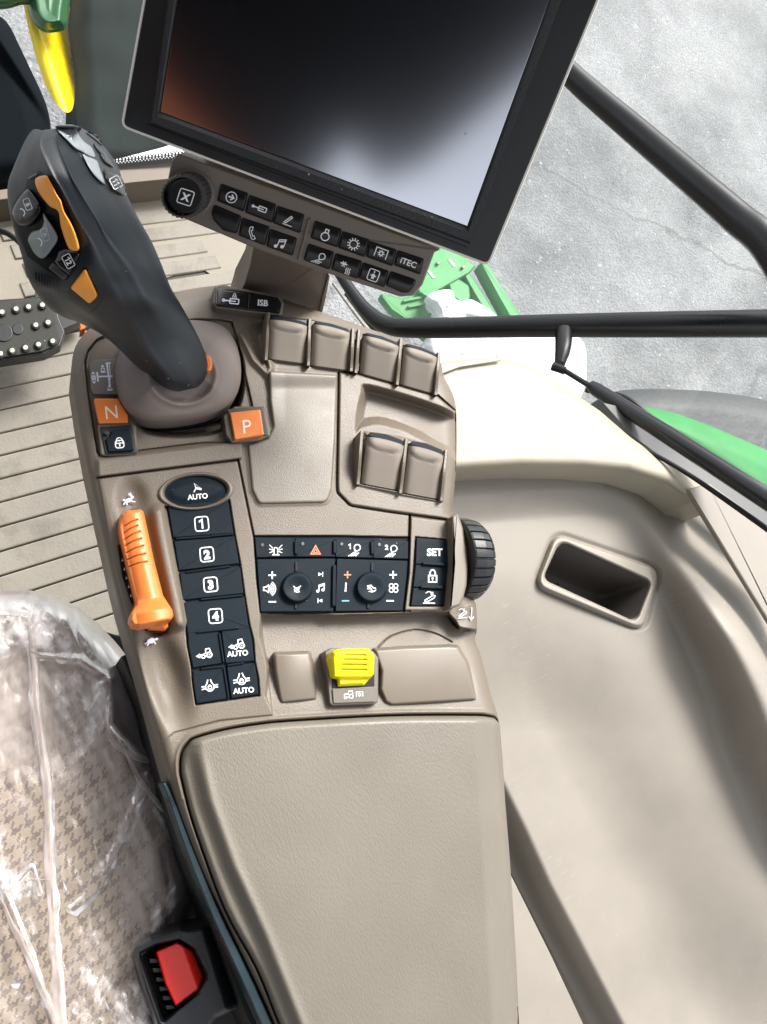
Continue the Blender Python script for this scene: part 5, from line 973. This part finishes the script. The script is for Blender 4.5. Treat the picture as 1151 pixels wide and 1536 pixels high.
# ============================================================ seat, its plastic cover, belt buckle
def fabric():
    m = bpy.data.materials.new('houndstooth_fabric'); m.use_nodes = True; nt = m.node_tree; b = nt.nodes['Principled BSDF']; N = nt.nodes.new; L = nt.links.new
    tc = N('ShaderNodeTexCoord').outputs['Object']; nz = N('ShaderNodeTexNoise'); nz.inputs['Scale'].default_value = 28; nz.inputs['Detail'].default_value = 3; L(tc, nz.inputs['Vector'])
    ad = N('ShaderNodeVectorMath'); ad.operation = 'MULTIPLY_ADD'; L(nz.outputs['Color'], ad.inputs[0]); ad.inputs[1].default_value = (.002, .002, 0); L(tc, ad.inputs[2])
    n2 = N('ShaderNodeTexNoise'); n2.inputs['Scale'].default_value = 420; L(tc, n2.inputs['Vector']); a2 = N('ShaderNodeVectorMath'); a2.operation = 'MULTIPLY_ADD'; L(n2.outputs['Color'], a2.inputs[0]); a2.inputs[1].default_value = (.0007, .0007, 0); L(ad.outputs[0], a2.inputs[2])
    mp = N('ShaderNodeMapping'); mp.inputs['Rotation'].default_value = (0, 0, math.radians(-8)); mp.inputs['Scale'].default_value = (900, 900, 1); L(a2.outputs[0], mp.inputs['Vector'])
    sp = N('ShaderNodeSeparateXYZ'); L(mp.outputs[0], sp.inputs[0])
    def M(op, a, bb=None):
        n = N('ShaderNodeMath'); n.operation = op
        for i, v in enumerate((a, bb)):
            if v is None: continue
            if isinstance(v, (int, float)): n.inputs[i].default_value = v
            else: L(v, n.inputs[i])
        return n.outputs[0]
    X = M('FLOOR', sp.outputs[0]); Y = M('FLOOR', sp.outputs[1])
    wa = M('LESS_THAN', M('FLOORED_MODULO' if 0 else 'WRAP', X, 8) if 0 else M('PINGPONG', M('ADD', X, .5), 8), 4) if 0 else None
    def mod(v, k): return M('SUBTRACT', v, M('MULTIPLY', M('FLOOR', M('DIVIDE', v, k)), k))
    wa = M('LESS_THAN', mod(X, 8), 3); we = M('LESS_THAN', mod(Y, 8), 3); tw = M('LESS_THAN', mod(M('SUBTRACT', X, Y), 4), 2)
    pat = M('ADD', M('MULTIPLY', tw, wa), M('MULTIPLY', M('SUBTRACT', 1, tw), we))
    n3 = N('ShaderNodeTexNoise'); n3.inputs['Scale'].default_value = 700; n3.inputs['Detail'].default_value = 2; L(tc, n3.inputs['Vector'])
    fac = M('MULTIPLY', pat, M('ADD', .55, M('MULTIPLY', n3.outputs[0], .7)))
    mx = N('ShaderNodeMix'); mx.data_type = 'RGBA'; L(fac, mx.inputs['Factor']); mx.inputs['A'].default_value = (.42, .37, .285, 1); mx.inputs['B'].default_value = (.15, .125, .10, 1)
    L(mx.outputs['Result'], b.inputs['Base Color']); b.inputs['Roughness'].default_value = .9
    bp = N('ShaderNodeBump'); bp.inputs['Distance'].default_value = .001; bp.inputs['Strength'].default_value = .5; L(n3.outputs[0], bp.inputs['Height']); L(bp.outputs[0], b.inputs['Normal']); return m
SO = cr([(-70, 893), (-20, 890), (30, 891), (70, 897), (108, 916), (140, 944), (170, 978), (192, 1018), (208, 1070), (228, 1130), (252, 1200), (272, 1265), (286, 1320), (290, 1370), (284, 1420), (270, 1480), (262, 1560), (250, 1640), (-70, 1640)], 4)
SS = level(-.085)
def seath(x, y, d):
    h = roundedge(d, 62, .055)+.004*vnoise(x, y, 60, 5)
    s = y-x*.35; h += groove(np.abs(x-(205+(y-1100)*.33)) if 0 else np.full(x.shape, 99.), 3, .004)
    return h
seat = thing('seat', 'beige and brown houndstooth fabric seat cushion at the lower left', 'seat', Z3(60, 1250, -.3))
sheet('cushion', SO, seath, SS, 3, fabric(), seat, skirt=.12)
plate('seat_base', rnd([(100, 930), (215, 965), (470, 1660), (100, 1660)], 10), level(-.24), 0, .2, DARK, seat, r=3)
# clear film
def film():
    m = bpy.data.materials.new('clear_film'); m.use_nodes = True; nt = m.node_tree; N = nt.nodes.new; L = nt.links.new; o = nt.nodes['Material Output']; nt.nodes.remove(nt.nodes['Principled BSDF'])
    tc = N('ShaderNodeTexCoord').outputs['Object']
    t = N('ShaderNodeBsdfTransparent'); t.inputs[0].default_value = (.99, .95, .935, 1); g = N('ShaderNodeBsdfGlossy'); g.inputs['Roughness'].default_value = .3; g.inputs[0].default_value = (1, 1, 1, 1)
    mp = N('ShaderNodeMapping'); mp.inputs['Rotation'].default_value = (0, 0, .5); mp.inputs['Scale'].default_value = (1, .45, 1); L(tc, mp.inputs['Vector'])
    v = N('ShaderNodeTexVoronoi'); v.feature = 'DISTANCE_TO_EDGE'; v.inputs['Scale'].default_value = 26
    wn = N('ShaderNodeTexNoise'); wn.inputs['Scale'].default_value = 13; wn.inputs['Detail'].default_value = 1.5; L(mp.outputs[0], wn.inputs['Vector'])
    ad = N('ShaderNodeMix'); ad.data_type = 'RGBA'; ad.inputs['Factor'].default_value = .05; L(mp.outputs[0], ad.inputs['A']); L(wn.outputs['Color'], ad.inputs['B']); L(ad.outputs['Result'], v.inputs['Vector'])
    bp = N('ShaderNodeBump'); bp.inputs['Distance'].default_value = .0022; bp.inputs['Strength'].default_value = 1; L(v.outputs['Distance'], bp.inputs['Height'])
    b2 = N('ShaderNodeBump'); b2.inputs['Distance'].default_value = .0022; b2.inputs['Strength'].default_value = .6; L(wn.outputs[0], b2.inputs['Height']); L(bp.outputs[0], b2.inputs['Normal']); L(b2.outputs[0], g.inputs['Normal'])
    fr = N('ShaderNodeFresnel'); fr.inputs[0].default_value = 1.42; L(b2.outputs[0], fr.inputs['Normal'])
    m1 = N('ShaderNodeMixShader'); L(fr.outputs[0], m1.inputs[0]); L(t.outputs[0], m1.inputs[1]); L(g.outputs[0], m1.inputs[2])
    d = N('ShaderNodeBsdfDiffuse'); d.inputs[0].default_value = (.97, .86, .82, 1)
    n = N('ShaderNodeTexNoise'); n.inputs['Scale'].default_value = 13; n.inputs['Detail'].default_value = 7; n.inputs['Roughness'].default_value = .7; L(mp.outputs[0], n.inputs['Vector'])
    at = N('ShaderNodeAttribute'); at.attribute_name = 'haze'
    mr = N('ShaderNodeMapRange'); mr.inputs[1].default_value = .46; mr.inputs[2].default_value = .64; mr.inputs[3].default_value = .12; mr.inputs[4].default_value = .42; L(n.outputs[0], mr.inputs[0])
    m2 = N('ShaderNodeMixShader'); L(mr.outputs[0], m2.inputs[0]); L(m1.outputs[0], m2.inputs[1]); L(d.outputs[0], m2.inputs[2]); L(m2.outputs[0], o.inputs['Surface']); return m
FO = cr([(-70, 886), (0, 884), (60, 888), (112, 908), (155, 944), (188, 982), (199, 1012), (208, 1045), (222, 1085), (241, 1140), (262, 1200), (280, 1270), (292, 1320), (297, 1352), (288, 1390), (276, 1440), (268, 1560), (258, 1640), (-70, 1640)], 4)
Worl = rng.rand(90, 2)*[420, 900]+[-90, 860]
def filmh(x, y, d):
    h = roundedge(d, 60, .045)+.006
    h += .006*np.abs(vnoise(x+.5*y, y*.4, 44, 21)-.5)*2+.003*np.abs(vnoise(x-.3*y, y*.6, 22, 22)-.5)*2
    for ln, w, a in folds: h += a*np.exp(-(pld(x, y, ln, 30)/w)**2)
    return h
folds = [([(-10, 921), (38, 927), (48, 985), (55, 1080), (72, 1180), (75, 1290), (82, 1400), (95, 1560)], 6, .005), ([(60, 985), (120, 990), (165, 1018)], 6, .004), ([(0, 1320), (40, 1420), (90, 1560)], 5, .007),
         ([(150, 1030), (165, 1022), (168, 1085), (200, 1120), (240, 1145), (232, 1200), (262, 1260)], 7, .005), ([(20, 1330), (48, 1300), (60, 1340)], 3, .004), ([(110, 1365), (150, 1330), (215, 1180)], 8, .004)]
FM_ = film()
sheet('plastic_seat_cover', FO, filmh, SS, 2.2, FM_, None)
tag(bpy.data.objects['plastic_seat_cover'], 'crumpled clear plastic film cover draped over the fabric seat', 'plastic cover')
WF = bpy.data.materials.new('folded_film'); WF.use_nodes = True
_b = WF.node_tree.nodes['Principled BSDF']; _b.inputs['Base Color'].default_value = (.80, .68, .64, 1); _b.inputs['Roughness'].default_value = .22; _b.inputs['Alpha'].default_value = .36
cov = bpy.data.objects['plastic_seat_cover']
for pts, w in [([(-20, 921), (36, 925), (45, 940), (50, 985), (56, 1080), (70, 1180), (73, 1290), (80, 1400), (84, 1460), (96, 1580)], [3, 4, 8, 10, 13, 14, 15, 16, 20, 26]), ([(-10, 1325), (10, 1370), (34, 1420), (70, 1500), (100, 1580)], [5, 8, 12, 14, 20]),
              ([(45, 975), (90, 990), (120, 998), (165, 1015)], [3, 4, 3, 2]), ([(38, 1322), (50, 1319), (80, 1321)], [4, 4, 3]), ([(160, 1025), (162, 1090), (180, 1122), (222, 1140), (240, 1146)], [3, 7, 12, 10, 2]), ([(168, 1085), (200, 1150), (226, 1190), (256, 1225)], [2, 9, 12, 4])]:
    Q = cr([(p[0], p[1], ) for p in pts], 6, False); Wd = np.interp(np.linspace(0, len(pts)-1, len(Q)), range(len(pts)), w); P = np.array(Q)
    T = np.gradient(P, axis=0); T /= np.linalg.norm(T, axis=1)[:, None]; Nn = np.stack([-T[:, 1], T[:, 0]], 1)
    A_ = P+Nn*Wd[:, None]*.5*(1+.25*np.sin(np.arange(len(P))*.9))[:, None]; B_ = P-Nn*Wd[:, None]*.5*(1+.2*np.sin(np.arange(len(P))*1.3+1))[:, None]
    rows = []
    for k, (u, hh) in enumerate([(0, .001), (.15, .003), (.4, .0022), (.6, .0036), (.85, .0028), (1, .001)]):
        q = A_*(1-u)+B_*u; dd = np.minimum(sdf(q[:, 0], q[:, 1], FO), -1); rows.append(SS.pt(q[:, 0], q[:, 1], roundedge(dd, 60, .045)+.0155+hh+.0008*np.sin(np.arange(len(P))*(.8+k*.3))))
    V = np.concatenate(rows); n = len(P); mb = MB(); mb.add(V, [(r*n+i, r*n+i+1, (r+1)*n+i+1, (r+1)*n+i) for r in range(5) for i in range(n-1)], WF, True); mb.build('film_fold', cov)
# crumpled patches where the film lies double
CF = bpy.data.materials.new('crumpled_film'); CF.use_nodes = True; nt = CF.node_tree; _b = nt.nodes['Principled BSDF']
_b.inputs['Base Color'].default_value = (.86, .80, .79, 1); _b.inputs['Roughness'].default_value = .18; _b.inputs['Specular IOR Level'].default_value = 1.0
_n = nt.nodes.new('ShaderNodeTexNoise'); _n.inputs['Scale'].default_value = 95; _n.inputs['Detail'].default_value = 4; _tc = nt.nodes.new('ShaderNodeTexCoord'); _mp = nt.nodes.new('ShaderNodeMapping'); _mp.inputs['Rotation'].default_value = (0, 0, .9); _mp.inputs['Scale'].default_value = (1, .35, 1)
nt.links.new(_tc.outputs['Object'], _mp.inputs['Vector']); nt.links.new(_mp.outputs[0], _n.inputs['Vector'])
_r = nt.nodes.new('ShaderNodeMapRange'); _r.inputs[1].default_value = .42; _r.inputs[2].default_value = .6; _r.inputs[3].default_value = .06; _r.inputs[4].default_value = .75; nt.links.new(_n.outputs[0], _r.inputs[0]); _at = nt.nodes.new('ShaderNodeAttribute'); _at.attribute_name = 'fade'; _mu = nt.nodes.new('ShaderNodeMath'); _mu.operation = 'MULTIPLY'; nt.links.new(_r.outputs[0], _mu.inputs[0]); nt.links.new(_at.outputs['Fac'], _mu.inputs[1]); nt.links.new(_mu.outputs[0], _b.inputs['Alpha'])
_p = nt.nodes.new('ShaderNodeBump'); _p.inputs['Distance'].default_value = .004; _p.inputs['Strength'].default_value = .8; nt.links.new(_n.outputs[0], _p.inputs['Height']); nt.links.new(_p.outputs[0], _b.inputs['Normal'])
for k, pa in enumerate([[(48, 903), (85, 922), (130, 957), (158, 1004), (120, 998), (55, 975), (44, 940)], [(0, 900), (40, 905), (44, 960), (20, 985), (-20, 980)], [(82, 1015), (120, 1008), (162, 1022), (168, 1075), (135, 1120), (105, 1148), (112, 1100), (85, 1060)], [(222, 1138), (240, 1146), (218, 1205), (192, 1262), (150, 1312), (113, 1362), (138, 1300), (183, 1240), (206, 1180)],
        [(262, 1318), (283, 1308), (268, 1350), (242, 1392), (222, 1402), (232, 1362)], [(0, 1245), (30, 1280), (62, 1350), (50, 1402), (18, 1350), (-20, 1320)], [(112, 1395), (160, 1405), (176, 1450), (150, 1530), (112, 1545), (100, 1460)], [(165, 1500), (215, 1470), (225, 1540), (180, 1580)]]):
    pa = [tuple(q) for q in offs(np.array(dedupe(cr(pa, 4))), -5)]; fo = sheet('film_crumple', pa, lambda x, y, d: roundedge(np.minimum(sdf(x, y, FO), -1), 60, .045)+.0165+.003*np.abs(vnoise(x+y*.6, y*.5, 9, 31)-.5)*2, SS, 2, CF, cov)
    co = np.array([tuple(v.co) for v in fo.data.vertices]); cc = (co-CAM) @ R; qx, qy = W/2+F*cc[:, 0]/-cc[:, 2], H/2-F*cc[:, 1]/-cc[:, 2]
    fa = fo.data.attributes.new('fade', 'FLOAT', 'POINT'); fa.data.foreach_set('value', (sstep(0, -16, sdf(qx, qy, pa))*(.6+.8*vnoise(qx, qy, 14, 40))).astype(np.float32))
# buckle
ZBk = ZC(180, 1340, 4.427); bk = thing('seat_belt_buckle', 'black seat belt buckle with a bright red release button beside the armrest', 'seat belt buckle', Z3(290, 1470, -.2))
BS = level(-.055)
ho = rnd(ZBk((90, 430), (115, 365), (200, 290), (400, 215), (460, 222), (620, 195), (720, 205), (920, 640), (830, 740), (640, 830), (560, 930), (250, 930), (150, 650)), [6, 6, 5, 5, 3, 4, 6, 8, 8, 6, 4, 4, 4])
hole = rnd(ZBk((140, 405), (240, 352), (390, 318), (480, 372), (560, 530), (560, 570), (500, 670), (370, 775), (290, 845)), [2, 1, 3, 4, 4, 3, 4, 3, 2])
def hh_(x, y, d):
    lim = (x-(300+(y-1390)*.3)); h = roundedge(d, 9, .012)-.045*sstep(0, 60, lim); ho_ = sdf(x, y, hole, margin=12); return h-.004*np.exp(-(ho_/3.)**2)*0+.0015*np.exp(-((ho_-4)/2.5)**2)
sheet('housing', ho, hh_, BS, 1.2, mat('buckle_black', (.012, .014, .017), .38, .35, 700, var=.1), bk, holes=(hole,), skirt=.03)
plate('buckle_well', offs(hole, -3), level(-.075), 0, .01, DARK, bk, r=.5)
rb = rnd(ZBk((240, 390), (380, 328), (482, 385), (556, 560), (520, 640), (370, 752), (300, 600)), [2, 3, 4, 3, 4, 2, 0])
sheet('release_button', rb, lambda x, y, d: -.002+roundedge(d, 3, .002)-.007*sstep(-4, 16, (x-284)+(1440-y)*.35*1), BS, 1, RED, bk, skirt=.014)
for k in range(6):
    x, y = 192+k*22, 452+k*62; q = ZBk((x, y-16), (x+55, y-18), (x+64, y+10), (x+6, y+14)); plate('guide_rib', rnd(q, 1), level(-.062), 0, .01, BLACK, bk, r=.8)
plate('strap_end', rnd([(300, 1560), (330, 1500), (372, 1470), (400, 1540), (420, 1600), (330, 1640)], 4), level(-.13), 0, .02, mat('dark_strap', (.03, .028, .032), .5), bk, r=2)

# ------------------------------------------------------------ what sets single parts apart
def named(parent, kind, labs):
    ch = [o for o in COL.objects if o.parent is parent and o.name.split('.')[0] == kind]
    for o, l in zip(ch, labs): o['label'] = l
O_ = bpy.data.objects
named(O_['function_keypad'], 'key', ['dark key marked 1', 'dark key marked 2', 'dark key marked 3', 'dark key marked 4', 'dark key with a tractor and arrow symbol', 'dark key with a tractor symbol and AUTO', 'dark key with a locked axle symbol', 'dark key with a locked axle symbol and AUTO'])
named(O_['key_bank'], 'key', ['dark key with a beacon symbol', 'dark key with an orange warning triangle', 'dark key with a lamp symbol and 1', 'dark key with a lamp symbol and 2'])
named(O_['key_bank'], 'rocker_pad', ['dark pad with speaker and music symbols', 'dark pad with temperature and fan symbols'])
named(O_['set_key_bank'], 'key', ['dark key marked SET', 'dark key with a padlock symbol', 'dark key with a hitch symbol'])
named(O_['key_bar'], 'key', ['glossy key with a circled arrow', 'glossy key with a cylinder symbol', 'glossy key with a tilted implement symbol', 'blank glossy key with a cut corner', 'glossy key with a telephone symbol', 'glossy key with a music note', 'glossy key with a round flask symbol', 'glossy key with a gear symbol', 'glossy key with a framed gear symbol', 'glossy key marked iTEC', 'glossy key with a lamp symbol', 'glossy key with snow and heat symbols', 'glossy key with a boxed arrow', 'blank glossy key at the end of the bar'])
